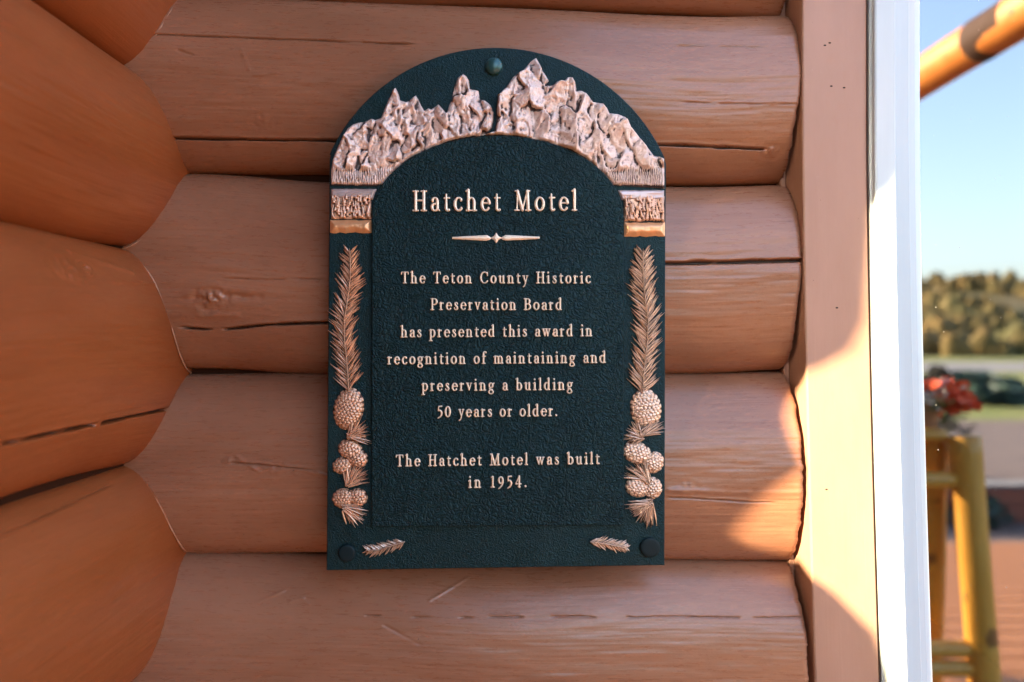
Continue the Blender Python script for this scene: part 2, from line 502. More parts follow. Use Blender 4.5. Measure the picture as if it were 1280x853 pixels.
build_log('log', side, map_left, -.06, .50, l[3], l[2], M_LOG_SHADED, 23,
          cracks=[lcr(l[3], l[2], [(2, 555), (60, 543), (130, 529), (212, 511)], .0017, .008, .30)],
          knots=[(0.190, l[2] - .036, .007, -.004), (0.22, l[2] - .04, .02, .0018)],
          marks=[(0.10, l[2] - .03, .2, l[2] - .02, .003, .0012), (0.06, l[2] - .04, .15, l[2] - .045, .002, .001)])
build_log('log', side, map_left, -.06, .50, l[4], l[3], M_LOG_SHADED, 24,
          cracks=[lcr(l[4], l[3], [(2, 672), (70, 640), (140, 607)], .0008, .002, .2)])
build_log('log', side, map_left, -.06, .50, l[5], l[4], M_LOG_SHADED, 25, du=.01, nv=50)

bm = bmesh.new(); box(bm, (-.56, .0015, Z0 - .78), (XR - .004, .03, Z0 + .95)); bm_obj('backing_board', bm, M_DARKBROWN, wall)
bm = bmesh.new(); box(bm, (XL - .03, -.5, Z0 - .72), (XL + .005, .004, Z0 + .92)); bm_obj('backing_board', bm, M_DARKBROWN, side)
# caulk bead along the coped corner: runs where the two wall faces meet
def seam_prof(z, seams):
    for a, c in zip(seams[:-1], seams[1:]):
        if c <= z <= a: return float(prof(np.array(2 * (z - c) / (a - c) - 1)))
    return 0.0
bs = [float(f(-.42)) for f in (off(s0, .245), s0, s1, s2, s3, s4)]
bmc = bmesh.new()
for (za, zb) in ((zl(-60), zl(85)), (zl(215), zl(312)), (zl(440), zl(470)), (zl(600), zl(690)), (zl(690), zl(850)), (zl(330), zl(440))):
    pts = []
    for z in np.linspace(za, zb, 60):
        pts.append(Vector((XL + seam_prof(z, l), -seam_prof(z, bs), Z0 + z)))
    prev = None
    for i, p in enumerate(pts):
        d = (pts[min(i + 1, 59)] - pts[max(i - 1, 0)]).normalized()
        q = d.to_track_quat('Z', 'Y')
        r = 0.0010 * max(.05, 1.7 * float(vnoise(p.z * 90, 0.2, 3)) - .45)
        ring = [bmc.verts.new(p + Vector((.0004, -.0004, 0)) + q @ Vector((math.cos(a) * r, math.sin(a) * r, 0))) for a in np.linspace(0, 2 * math.pi, 7)[:-1]]
        if prev:
            for k in range(6): bmc.faces.new((prev[k], prev[(k + 1) % 6], ring[(k + 1) % 6], ring[k]))
        prev = ring
bm_obj('caulk_bead', bmc, M_CAULK, side, True)

# ------------------------------------------------------------------ window with its casing board
def sweep_z(name, profile, z0, z1, mtl, parent, n=60, bowk=0.93, uvs=True, **kw):
    """profile: list of (x, y) going round; swept up in z with the bow of the trim"""
    zs = np.linspace(z0, z1, n)
    prf = np.array(profile)
    k = len(prf)
    per = np.concatenate([[0], np.cumsum(np.hypot(*(np.roll(prf, -1, 0) - prf).T))])[:k]
    V, UV = [], []
    for z in zs:
        py = 426.5 - z / (0.93e-3)
        sh = float(bow(py)) * bowk * 1e-3
        for (x, y), pe in zip(prf, per):
            V.append((x + sh, y, Z0 + z)); UV.append((z, pe))
    faces = []
    for i in range(n - 1):
        for j in range(k):
            a = i * k + j; c = i * k + (j + 1) % k
            faces.append((a, c, c + k, a + k))
    faces.append(tuple(range(k))[::-1]); faces.append(tuple(range((n - 1) * k, n * k)))
    return mesh_obj(name, V, faces, mtl, parent, False, UV, **kw)

YB = -0.0625
win = thing('window', (0.8, -.03, Z0 - .9), 'white framed window pane reflecting blue sky and porch logs, beside the plaque wall', 'window')
xa = P(1003, 0, YB).x; xb = P(1083.3, 0, YB).x
ZB, ZT = -0.95, 0.95
sweep_z('casing_board', [(xa, 0.03), (xa, YB + .0022), (xa + .0007, YB + .0007), (xa + .0022, YB), (xb - .002, YB), (xb - .0006, YB + .0006), (xb, YB + .002), (xb, 0.03)], ZB, ZT, M_BOARD, win)
# a narrower strip behind the board edge, seen between the log ends
sweep_z('casing_strip', [(xa - .0062, 0.028), (xa - .0062, -0.012), (xa - .0052, -0.013), (xa - .0005, -0.013), (xa - .0005, 0.028)], ZB, ZT, M_BOARD, win)
for px, py in ((1031, 57), (1037, 54), (1039, 108), (1055, 110), (1033, 612), (1046, 385)):
    q = P(px, py, YB)
    bm = bmesh.new(); bmesh.ops.create_circle(bm, cap_ends=True, segments=10, radius=.0012, matrix=Matrix.Translation((q.x, YB - .0003, q.z)) @ Matrix.Rotation(R(90), 4, 'X') @ Matrix.Diagonal((1.4, .8, 1, 1)))
    bm_obj('nail_hole', bm, M_DARK, win)
YF, YS = -0.070, -0.048
xcb = P(1085.5, 0, -.060).x
sweep_z('caulk_line', [(xb - .0004, 0.018), (xb - .0004, -.0565), (xb + .0006, -.0575), (xcb + .0004, -.0570), (xcb + .0004, 0.018)], -.9, .9, M_CAULKB, win)
xf0 = P(1085.5, 0, -.060).x; xf1 = P(1096, 0, YF).x; xf2 = P(1120, 0, YF).x
xs0 = xf2 - .0005; xs1 = P(1137, 0, YS).x; xs2 = P(1144.5, 0, YS + .004).x; xs3 = P(1147.5, 0, GY).x
sweep_z('window_frame', [(xf0, 0.02), (xf0, -.0615), (xf0 + .002, -.0635), (xf1 - .002, YF + .001), (xf1, YF), (xf2 - .0016, YF), (xf2, YF + .0016), (xf2, 0.02)], -.9, .9, M_VINYL, win)
sweep_z('sash', [(xs0 + .001, 0.0), (xs0 + .001, YS), (xs1 - .001, YS), (xs1, YS + .001), (xs1 + .0008, YS + .003), (xs2 - .001, YS + .004), (xs2, YS + .005), (xs3, GY - .0035), (xs3 + .001, GY - .002), (xs3 + .001, 0.0)], -.9, .9, M_VINYL, win)
XW = 1.25
bm = bmesh.new(); box(bm, (XW, YF, Z0 - .9), (XW + .05, .02, Z0 + .9), .003); bm_obj('window_frame', bm, M_VINYL, win)
bm = bmesh.new(); box(bm, (XW - .04, YS, Z0 - .86), (XW - .001, 0, Z0 + .86), .003); bm_obj('sash', bm, M_VINYL, win)
bm = bmesh.new(); box(bm, (XW + .052, YB, Z0 + ZB), (XW + .13, .03, Z0 + ZT), .003); bm_obj('casing_board', bm, M_BOARD, win)
for z_ in (-.90, .86):
    bm = bmesh.new(); box(bm, (xf2 + .03, YF + .003, Z0 + z_), (XW - .001, .02, Z0 + z_ + .04), .003); bm_obj('window_frame', bm, M_VINYL, win)

m = bpy.data.materials.new('coated_glass'); m.use_nodes = True
t = m.node_tree; t.nodes.clear()
out = N(t, 'ShaderNodeOutputMaterial')
gl = N(t, 'ShaderNodeBsdfGlossy'); gl.inputs['Roughness'].default_value = 0.0; gl.inputs['Color'].default_value = (0.95, 0.97, 1.0, 1)
tr = N(t, 'ShaderNodeBsdfTransparent'); tr.inputs['Color'].default_value = (0.55, 0.58, 0.58, 1)
lw = N(t, 'ShaderNodeFresnel'); lw.inputs['IOR'].default_value = 1.5
ma = N(t, 'ShaderNodeMath', operation='MULTIPLY_ADD'); ma.inputs[1].default_value = 0.9; ma.inputs[2].default_value = 0.21
t.links.new(lw.outputs[0], ma.inputs[0])
mx = N(t, 'ShaderNodeMixShader'); t.links.new(ma.outputs[0], mx.inputs[0]); t.links.new(tr.outputs[0], mx.inputs[1]); t.links.new(gl.outputs[0], mx.inputs[2])
GLASS_ADD = ma
sp = ramp(t, noise(t, coords(t, (310, 310, 310), 'Object'), 1.0, 1, 0.5), [(0.76, g(0)), (0.80, g(0.5))])
df = N(t, 'ShaderNodeBsdfDiffuse'); df.inputs['Color'].default_value = (0.55, 0.55, 0.52, 1)
mx2 = N(t, 'ShaderNodeMixShader'); t.links.new(sp, mx2.inputs[0]); t.links.new(mx.outputs[0], mx2.inputs[1]); t.links.new(df.outputs[0], mx2.inputs[2])
t.links.new(mx2.outputs[0], out.inputs[0])
M_GLASS = m
gx0 = xs3 - .01
gv = [(gx0, GY, Z0 - .88), (XW - .02, GY, Z0 - .88), (XW - .02, GY, Z0 + .88), (gx0, GY, Z0 + .88)]
mesh_obj('pane', gv, [(0, 1, 2, 3)], M_GLASS, win)

# the unlit room behind the pane
m, t, b = mat('dim_room_plaster', (0.05, 0.045, 0.04), 0.9); M_ROOM = m
bm = bmesh.new(); box(bm, (0.36, 0.035, Z0 - 1.0), (1.5, 2.2, Z0 + 1.1))
for f in [f for f in bm.faces if f.calc_center_median().y < 0.04]: bm.faces.remove(f)
bm_obj('room_wall', bm, M_ROOM, kind='structure')

# ------------------------------------------------------------------ plaque
pm = 0.042
pn = np.array([pm, -1.0, 0.0]); pn /= np.linalg.norm(pn)
p0 = np.array([-0.018, -0.086, Z0])
def plq(px, py, h):
    px = np.asarray(px, float); py = np.asarray(py, float); h = np.asarray(h, float)
    d = np.stack([(px - 640) / F, np.ones_like(px), (426.5 - py) / F], -1)
    o = np.array([0, -D, Z0])
    tq = ((p0 - o) @ pn) / (d @ pn)
    return o + d * tq[..., None] + h[..., None] * pn
plaque = thing('plaque', tuple(plq(np.array(620.), np.array(712.), np.array(0.))), 'dark teal arched plaque with raised cream lettering and copper mountains, bolted to the logs', 'plaque')

def plate(name, pts, h0, h1, bev, mtl):
    """slab with the given outline (photo pixels), chamfered front edge"""
    pts = np.array(pts, float)
    c = pts.mean(0)
    nx = np.roll(pts, -1, 0) - np.roll(pts, 1, 0)
    nr = np.stack([-nx[:, 1], nx[:, 0]], -1); nr /= np.linalg.norm(nr, axis=1)[:, None]
    if np.sum(nr * (pts - c)) > 0: nr = -nr
    rings = [(pts, h0), (pts, h1 - bev), (pts + nr * bev * 350, h1 - bev * .3), (pts + nr * bev * 1000, h1)]
    V = []
    for q, h in rings: V.append(plq(q[:, 0], q[:, 1], np.full(len(q), h)))
    V = np.concatenate(V); n = len(pts)
    fc = []
    for i in range(len(rings) - 1):
        for j in range(n):
            fc.append((i * n + j, i * n + (j + 1) % n, (i + 1) * n + (j + 1) % n, (i + 1) * n + j))
    fc.append(tuple(range((len(rings) - 1) * n, len(rings) * n)))
    fc.append(tuple(range(n))[::-1])
    o = mesh_obj(name, V, fc, mtl, plaque)
    bmx = bmesh.new(); bmx.from_mesh(o.data); bmesh.ops.recalc_face_normals(bmx, faces=bmx.faces); bmx.to_mesh(o.data); bmx.free()
    return o

def dense(pts, step=6):
    out = []
    for a, c in zip(pts, pts[1:] + pts[:1]):
        L = math.dist(a, c); k = max(1, int(L / step))
        out += [(a[0] + (c[0] - a[0]) * i / k, a[1] + (c[1] - a[1]) * i / k) for i in range(k)]
    return out
arc = []
for i in range(81):
    an = math.pi * (1 - i / 80)
    x = 621.5 + 210.5 * math.cos(an)
    arc.append((x, 287 - math.sqrt(max(0, 230 ** 2 - (x - 621.5) ** 2)) + (5.0 * (x - 412) / 420)))
outline = [(408, 713.5), (411, 300), (411.8, 199)] + [(arc[0][0] + 2, arc[0][1])] + arc[2:-2] + [(831.0, 199), (832.8, 205), (832, 300), (831, 707)]
plate('plate', dense(outline, 12), -0.012, 0.0, 0.0012, M_PLATE)
def panel_y(x): return 272 - 101 * np.sqrt(np.clip(1 - ((np.asarray(x, float) - 622) / 156.5) ** 2, 0, None))
pin = [(465, 657.5), (465.5, 272)] + [(622 - 156.5 * math.cos(a), 272 - 101 * math.sin(a)) for a in np.linspace(.04, math.pi - .04, 70)] + [(778.5, 272), (779, 655.5)]
plate('inner_panel', dense(pin, 12), -0.001, 0.0054, 0.0016, M_PANEL)

def blur(A, r):
    B_ = A.astype(float)
    for ax in (0, 1):
        acc = np.zeros_like(B_)
        for k in range(-r, r + 1): acc += np.roll(B_, k, ax)
        B_ = acc / (2 * r + 1)
    return B_
def set_polish(o, vals):
    at = o.data.attributes.new('polish', 'FLOAT', 'POINT')
    at.data.foreach_set('value', np.asarray(vals, np.float32))
    return o
def relief(name, sd, H, xs, ys, mtl, edge=0.0, base=-0.0006, parent=None, h0=0.0, xf=None, pol=None):
    """raised shape: where sd > 0 on the pixel grid; H gives the height; walls at the rim"""
    ny, nx = sd.shape
    ids = {}; V = []; faces = []; PV = {}
    if pol is None: pol = np.ones_like(sd)
    def gp(i, j):
        k = (i, j)
        if k not in ids: ids[k] = len(V); PV[len(V)] = pol[i, j]; V.append((xs[j], ys[i], h0 + H[i, j]))
        return ids[k]
    def ep(i0, j0, i1, j1):
        k = (i0, j0, i1, j1) if (i0, j0) < (i1, j1) else (i1, j1, i0, j0)
        if k not in ids:
            a = sd[k[0], k[1]]; c = sd[k[2], k[3]]; q = a / (a - c)
            ids[k] = len(V); PV[len(V)] = min(pol[k[0], k[1]], .5)
            V.append((xs[k[1]] + (xs[k[3]] - xs[k[1]]) * q, ys[k[0]] + (ys[k[2]] - ys[k[0]]) * q, h0 + edge))
        return ids[k]
    rim = []
    ins = sd > 0
    anyc = ins[:-1, :-1] | ins[1:, :-1] | ins[:-1, 1:] | ins[1:, 1:]
    for i, j in zip(*np.nonzero(anyc)):
        cs = [(i + 1, j), (i + 1, j + 1), (i, j + 1), (i, j)]       # ccw seen from the front (rows run down)
        poly = []
        for k in range(4):
            a = cs[k]; c = cs[(k + 1) % 4]
            if ins[a]: poly.append((gp(*a), 0))
            if ins[a] != ins[c]: poly.append((ep(*a, *c), 1 if ins[a] else 2))
        if len(poly) >= 3:
            faces.append([q[0] for q in poly])
            for k in range(len(poly)):
                if poly[k][1] == 1 and poly[(k + 1) % len(poly)][1] == 2: rim.append((poly[k][0], poly[(k + 1) % len(poly)][0]))
    low = {}
    for a, c in rim:
        for q in (a, c):
            if q not in low: low[q] = len(V); V.append((V[q][0], V[q][1], h0 + base))
        faces.append([c, a, low[a], low[c]])
    A = np.array(V)
    if xf is not None: return A, faces
    o = mesh_obj(name, plq(A[:, 0], A[:, 1], A[:, 2]), faces, mtl, parent or plaque, True)
    return set_polish(o, [PV.get(i, .25) for i in range(len(V))])

def poly_sd(pts, Xg, Yg):
    pts = np.array(pts, float); n = len(pts)
    d = np.full(Xg.shape, 1e9); ins = np.zeros(Xg.shape, bool)
    for k in range(n):
        a = pts[k]; c = pts[(k + 1) % n]
        e = c - a
        tq = np.clip(((Xg - a[0]) * e[0] + (Yg - a[1]) * e[1]) / (e @ e + 1e-9), 0, 1)
        d = np.minimum(d, np.hypot(Xg - a[0] - tq * e[0], Yg - a[1] - tq * e[1]))
        cr = ((a[1] > Yg) != (c[1] > Yg)) & (Xg < (c[0] - a[0]) * (Yg - a[1]) / (c[1] - a[1] + 1e-12) + a[0])
        ins ^= cr
    return np.where(ins, d, -d)

def grid(x0, y0, x1, y1, st):
    xs = np.arange(x0, x1 + st, st); ys = np.arange(y0, y1 + st, st)
    return xs, ys, *np.meshgrid(xs, ys)

def arch(x0, x1, n=14): return [(x, float(panel_y(x)) - .8) for x in np.linspace(x0, x1, n)]
mtL = [(414, 213), (416, 200), (422, 185), (428, 172), (435, 161), (441, 156), (448, 154), (456, 153), (464, 149), (470, 150), (476, 148), (480, 138), (484, 129), (487, 122), (491, 113), (494.5, 110), (498, 116), (501, 126), (507, 128), (512, 126), (516, 122), (520, 120), (523, 125), (526, 132), (531, 139), (535, 136), (539, 137), (544, 134), (548, 131), (553, 136), (558, 142), (561, 133), (565, 124), (568, 110), (572, 98), (576, 95), (579, 93), (583, 96), (586, 101), (588, 112), (593, 113), (598, 114), (600, 125), (606, 126), (610, 129), (614, 133), (617, 141), (617, 152), (615, 161), (609, 168)] + arch(598, 479, 16)[0:] + [(470, 233), (414, 232)]
mtR = [(606, 169), (618, 164), (621, 150), (620, 138), (622, 120), (631, 111), (636, 104), (641, 97), (647, 92), (653, 89), (658, 84), (664, 77), (670, 73), (675, 81), (679, 90), (684, 98), (686, 102), (682, 108), (690, 107), (695, 103), (700, 101), (705, 102), (708, 98), (711, 97), (716, 98), (719, 103), (721, 114), (727, 114), (733, 117), (737, 122), (741, 128), (748, 129), (754, 130), (759, 136), (762, 142), (772, 143), (782, 147), (786, 153), (789, 160), (796, 168), (803, 177), (811, 187), (817, 195), (824, 196), (830, 199), (830.5, 236), (768, 232)] + arch(766, 612, 18)
def mountain(pts, seed):
    p = np.array(pts)
    xs, ys, Xg, Yg = grid(p[:, 0].min() - 2, p[:, 1].min() - 2, p[:, 0].max() + 2, p[:, 1].max() + 2, 0.8)
    sd = poly_sd(pts, Xg, Yg)
    # crags: tilted facets around scattered centres, stretched down the slope, broken up by ridges
    rn = np.random.RandomState(int(seed) + 5)
    wx = Xg + 10 * fbm(Xg * .07, Yg * .07, seed + 40, 3); wy = Yg + 10 * fbm(Xg * .07 + 9, Yg * .07, seed + 41, 3)
    best = np.full(Xg.shape, 1e9); H = np.zeros(Xg.shape)
    for k in range(85):
        cx, cy = rn.uniform(xs[0], xs[-1]), rn.uniform(ys[0], ys[-1])
        an = rn.uniform(0.9, 2.3); ex, ey = math.cos(an), math.sin(an)
        u = (wx - cx) * ex + (wy - cy) * ey; v = -(wx - cx) * ey + (wy - cy) * ex
        dist = (u / 2.8) ** 2 + v ** 2
        ga = rn.uniform(0, 6.283); gm = rn.uniform(.00014, .00040)
        h = rn.uniform(.0022, .0062) + gm * (v * math.cos(ga) * 1.4 + u * math.sin(ga) * .6)
        q = dist < best
        best = np.where(q, dist, best); H = np.where(q, h, H)
    r2 = ridged((wx + 0.5 * wy) * .075, (wy - .3 * wx) * .035, seed + 7, 4)
    fine = ridged(wx * .25, wy * .17, seed + 3, 3)
    H = blur(H, 1) + 0.0040 * (r2 - .45) + 0.0015 * (fine - .45)
    # forest fringe at the foot
    foot = smooth(208, 216, Yg + 3 * fbm(Xg * .1, Yg * 0, 4, 2)) * (Yg < 240)
    tr_ = 0.002 + .0030 * (1 - np.abs(np.sin(Xg * 1.15 + 2 * vnoise(Xg * .3, Yg * .22, 8)))) * (0.5 + vnoise(Xg * .33, Yg * .18, 3))
    H = H * (1 - foot) + tr_ * foot
    H = np.clip(H, 0.0004, .012) * smooth(0, 3.5, sd) ** .6 + 0.0008
    pol = .55 + (H - blur(H, 5)) / .0030 + .25 * (vnoise(Xg * .12, Yg * .12, 77) - .5)
    gash = np.exp(-((Yg - (233.5 + 1.5 * (vnoise(Xg * .15, 0 * Xg, 5) - .5))) / 1.6) ** 2)
    return relief('mountain_relief', sd, H - .0006 * gash, xs, ys, M_MOUNT, edge=.0008, pol=pol - gash)
mountain(mtL, 3.0); mountain(mtR, 11.0)

def band(name, pts, hfun, mtl, st=.6, rim=2.5):
    p = np.array(pts)
    xs, ys, Xg, Yg = grid(p[:, 0].min() - 2, p[:, 1].min() - 2, p[:, 0].max() + 2, p[:, 1].max() + 2, st)
    sd = poly_sd(pts, Xg, Yg)
    H = hfun(Xg, Yg) * smooth(0, rim, sd) ** .7 + .0006
    relief(name, sd, H, xs, ys, mtl, edge=.0006, pol=.62 + (H - blur(H, 3)) / (.0016 if mtl is M_TREES else .003))
def lake_h(x, y): return .0014 + .0006 * vnoise(x * .05, y * .5, 3)
def forest_h(x, y):
    h = .0006 + 0 * x
    rn = random.Random(int(x.min()))
    x0_, x1_, y0_, y1_ = x.min(), x.max(), y.min(), y.max()
    for _ in range(95):                                   # little conifers, one beside and in front of another
        cx = rn.uniform(x0_, x1_); top = rn.uniform(y0_ - 2, y1_ - 9); hh = rn.uniform(7, 15); wd = rn.uniform(1.6, 3.2); lean = rn.uniform(-.25, .25)
        f = np.clip((y - top) / hh, 0, 1)
        w_ = wd * (.15 + .85 * f) * (.75 + .35 * np.abs(np.sin((y - top) * 1.3)))
        q = np.clip(1 - ((x - cx - lean * (y - top)) / w_) ** 2, 0, 1) ** .5 * ((y > top) & (y < top + hh))
        h = np.maximum(h, q * (.0022 + .0020 * f) * rn.uniform(.7, 1.1))
    return h
def shore_h(x, y): return .0035 + .0012 * vnoise(x * .06, y * .1, 6) + .0007 * fbm(x * .3, y * .3, 1, 3)
def wavy(x0, x1, y, amp, seed, n=14): return [(x, y + amp * (float(vnoise(x * .16, .5, seed)) - .5) * 2) for x in np.linspace(x0, x1, n)]
band('lake_relief', wavy(414, 471, 236.5, .6, 1) + wavy(466, 414, 249, 1.5, 2), lake_h, M_LAKE)
band('tree_line_relief', wavy(414, 464.5, 243, 3.2, 3, 24) + wavy(464.5, 414, 274, 1.0, 4), forest_h, M_TREES)
band('shore_relief', wavy(413, 464.5, 275.5, .8, 5) + wavy(464.5, 412.5, 291.5, 1.2, 6), shore_h, M_SHORE, rim=7)
band('lake_relief', wavy(772, 830, 238, .6, 11) + wavy(830, 777, 250, 1.5, 12), lake_h, M_LAKE)
band('tree_line_relief', wavy(779, 830.5, 244, 3.2, 13, 24) + wavy(830.5, 780, 277, 1.0, 14), forest_h, M_TREES)
band('shore_relief', wavy(780, 831, 278.5, .8, 15) + wavy(831, 780, 295.5, 1.2, 16), shore_h, M_SHORE, rim=7)

# -- pine sprigs and cones
def needle(V, Fc, a, c, w0, h0, h1, hw=.0011):
    """one tapering needle from a to c (photo pixels), lying on the plate"""
    a = np.array(a); c = np.array(c); d = c - a; n = np.array([-d[1], d[0]]) / (np.hypot(*d) + 1e-9)
    mid = a * .45 + c * .55 + n * random.uniform(-.5, .5)
    k = len(V)
    for q, ww, h in ((a, w0 * .8, h0), (mid, w0, (h0 + h1) / 2 + .0004), (c, w0 * .25, h1)):
        V += [(*(q - n * ww), h - hw), (*q, h), (*(q + n * ww), h - hw)]
    for s in range(2):
        o = k + s * 3
        Fc += [(o, o + 1, o + 4, o + 3), (o + 1, o + 2, o + 5, o + 4)]
def sprig(name, path, spread, length, count, mtl=M_PINE, w0=1.25, ang=42, hmax=.0042, base=0.0):
    pts = np.array(path, float)
    seg = np.concatenate([[0], np.cumsum(np.hypot(*np.diff(pts, axis=0).T))])
    V = []; Fc = []
    def at(sv): return np.array([np.interp(sv, seg, pts[:, 0]), np.interp(sv, seg, pts[:, 1])])
    for i in range(count):
        f = (i + random.random()) / count
        sv = f * seg[-1]
        p = at(sv); d = at(max(0, sv - 3)) - at(min(seg[-1], sv + 3)); d /= np.hypot(*d) + 1e-9      # towards the tip (path starts at the tip)
        L = length * (0.55 + .45 * min(1, f * 4)) * random.uniform(.75, 1.15)
        for side_ in (-1, 1):
            a = R(ang * random.uniform(.7, 1.25)) * side_
            dd = np.array([d[0] * math.cos(a) - d[1] * math.sin(a), d[0] * math.sin(a) + d[1] * math.cos(a)])
            off = dd * random.uniform(0, 2)
            hh = base + random.uniform(.0012, hmax)
            needle(V, Fc, p + off, p + dd * L * spread, w0 * random.uniform(.8, 1.25), hh + .0008, hh * .5 + .0008)
    st = [at(q) for q in np.linspace(0, seg[-1], 24)]
    for q0, q1 in zip(st[:-1], st[1:]): needle(V, Fc, q1, q0 + (q0 - q1) * .6, 1.2, base + hmax + .0012, base + hmax + .0012, .002)
    A = np.array(V)
    return set_polish(mesh_obj(name, plq(A[:, 0], A[:, 1], A[:, 2]), Fc, mtl, plaque), [(.10, .85, .10)[i % 3] for i in range(len(V))])
def fan(name, origin, a0, a1, length, count, mtl=M_PINE):
    V = []; Fc = []
    for i in range(int(count * 1.4)):
        a = R(a0 + (a1 - a0) * (i + random.random()) / count)
        L = length * random.uniform(.7, 1.1)
        o = np.array(origin) + np.array([random.uniform(-4, 4), random.uniform(-4, 4)])
        hh = random.uniform(.0015, .0068)
        needle(V, Fc, o, o + L * np.array([math.cos(a), -math.sin(a)]), random.uniform(.9, 1.5), hh + .001, hh * .5 + .0006)
    A = np.array(V)
    return set_polish(mesh_obj(name, plq(A[:, 0], A[:, 1], A[:, 2]), Fc, mtl, plaque), [(.10, .85, .10)[i % 3] for i in range(len(V))])
def cone(cx, cy, rx, ry, rot, hgt, mtl=M_PINE, sp=5.2):
    rr = max(rx, ry) + 3
    xs, ys, Xg, Yg = grid(cx - rr, cy - rr, cx + rr, cy + rr, .5)
    a = R(rot); u = (Xg - cx) * math.cos(a) + (Yg - cy) * math.sin(a); v = -(Xg - cx) * math.sin(a) + (Yg - cy) * math.cos(a)
    rho = np.sqrt((u / rx) ** 2 + (v / ry) ** 2)
    dome = np.sqrt(np.clip(1 - rho ** 2, 0, 1))
    rn = np.random.RandomState(int(cx * 7 + cy))
    sc_ = np.zeros_like(u); cov = np.zeros_like(u)
    row = 0; vv = -ry
    while vv < ry + 2:                                    # overlapping scales: each a lip that rises towards its free lower edge
        hw = rx * math.sqrt(max(.05, 1 - (vv / (ry + 1)) ** 2))
        n = max(2, int(2 * hw / sp) + 1)
        for k in range(n):
            uc = -hw + (k + .5 * (row % 2) + .25) * 2 * hw / n + rn.uniform(-.7, .7); vc = vv + rn.uniform(-.6, .6)
            sw = sp * .56 * rn.uniform(.85, 1.15)
            lu = (u - uc) / sw; lv = (v - vc) / (sp * .62)
            q = 1 - lu ** 2 - lv ** 2
            lip = np.clip(q, 0, 1) ** .45 * (.55 + .45 * np.clip(lv, -1, 1))
            sc_ = np.where(q > 0, np.maximum(sc_ * .55, lip), sc_)
            cov = np.maximum(cov, q)
        vv += sp * .62; row += 1
    sd = np.minimum((1.06 - rho) * min(rx, ry), 3) + np.clip(cov, -1, .3) * 1.5 - .4
    H = np.clip(hgt * dome * .7 + .0034 * sc_ * (.35 + .65 * dome), 0, 1) + .0007
    relief('pine_cone', sd, H, xs, ys, mtl, edge=.0006, pol=.06 + .95 * sc_)
M_PINER = copper_material('light_copper', (0.68, 0.46, 0.32), (0.78, 0.58, 0.44), (0.06, 0.028, 0.018), 0.5, 0.33, 150)
sprig('pine_sprig', [(438, 316), (439, 345), (435, 378), (431, 400), (432, 430), (435, 462), (437, 490)], 1, 24, 95)
cone(436, 511, 18, 25, 12, .0065); cone(438, 562, 15, 12, 25, .005); cone(428, 582, 12, 10, -10, .0048); cone(447, 573, 13, 11, 20, .0050); cone(430, 623, 14, 12, 0, .005); cone(447, 622, 12, 11, 0, .005)
fan('pine_sprig', (438, 545), -25, 60, 24, 40); fan('pine_sprig', (436, 604), 5, 80, 27, 44); fan('pine_sprig', (432, 634), -78, -10, 25, 36)
sprig('pine_sprig', [(803, 316), (803, 340), (804, 365), (809, 400), (808, 430), (804, 462), (802, 493)], 1, 26, 95, M_PINER)
cone(807, 511, 18.5, 24, -8, .0065, M_PINER); cone(796, 566, 18, 13, 20, .005, M_PINER); cone(817, 578, 12, 13, 30, .0048, M_PINER); cone(797, 609, 15, 12, 10, .005, M_PINER); cone(815, 610, 12, 13, 0, .005, M_PINER)
fan('pine_sprig', (800, 545), 95, 200, 19, 36, M_PINER); fan('pine_sprig', (802, 541), 0, 45, 25, 24, M_PINER); fan('pine_sprig', (810, 601), 90, 155, 29, 44, M_PINER); fan('pine_sprig', (811, 626), 180, 255, 29, 40, M_PINER)
sprig('pine_sprig', [(459, 687), (474, 686), (488, 682), (507, 676)], 1, 12.5, 26, M_PINER, 1.25, 38)
sprig('pine_sprig', [(782, 684), (768, 681), (752, 678), (737, 676)], 1, 12.5, 26, M_PINER, 1.25, 38)

# -- bolts
def bolt(cx, cy, r, hgt, mtl, flat):
    xs, ys, Xg, Yg = grid(cx - r - 2, cy - r - 2, cx + r + 2, cy + r + 2, .6)
    rho = np.hypot(Xg - cx, Yg - cy) / r
    sd = (1 - rho) * r
    H = hgt * np.clip(1 - rho ** flat, 0, 1) ** .5
    relief('bolt', sd, H + .0012, xs, ys, mtl, edge=.0012)
bolt(617.5, 83.5, 11, .0055, M_BOLT, 2); bolt(434, 691, 11, .0025, M_BOLT2, 8); bolt(812, 684, 12.5, .0025, M_BOLT2, 8)

# -- lettering: old-style serif drawn from strokes
XH = .68
class G:
    def __init__(s): s.seg = []
    def S(s, x0, y0, x1, y1, r0, r1=None): s.seg.append((x0, y0, x1, y1, r0, r1 if r1 is not None else r0)); return s
    def pl(s, pts):
        for a, c in zip(pts[:-1], pts[1:]): s.S(a[0], a[1], c[0], c[1], a[2], c[2])
        return s
    def arc(s, cx, cy, rx, ry, a0, a1, thin=.036, thick=.078, n=18, ph=0):
        p = []
        for i in range(n + 1):
            a = R(a0 + (a1 - a0) * i / n)
            p.append((cx + rx * math.cos(a), cy + ry * math.sin(a), thin + (thick - thin) * abs(math.cos(a - R(ph))) ** 1.4))
        return s.pl(p)
    def stem(s, x, y0, y1, r=.074): return s.S(x, y0 + .05, x, y1 - .05, r)
    def foot(s, x, y, l=.15, r_=.15): return s.S(x - l, y + .032, x + r_, y + .032, .032)
    def flag(s, x, y): return s.S(x - .13, y - .10, x, y - .035, .036, .055)
    def dot(s, x, y, r): return s.S(x, y, x + .001, y, r)
ST = .074
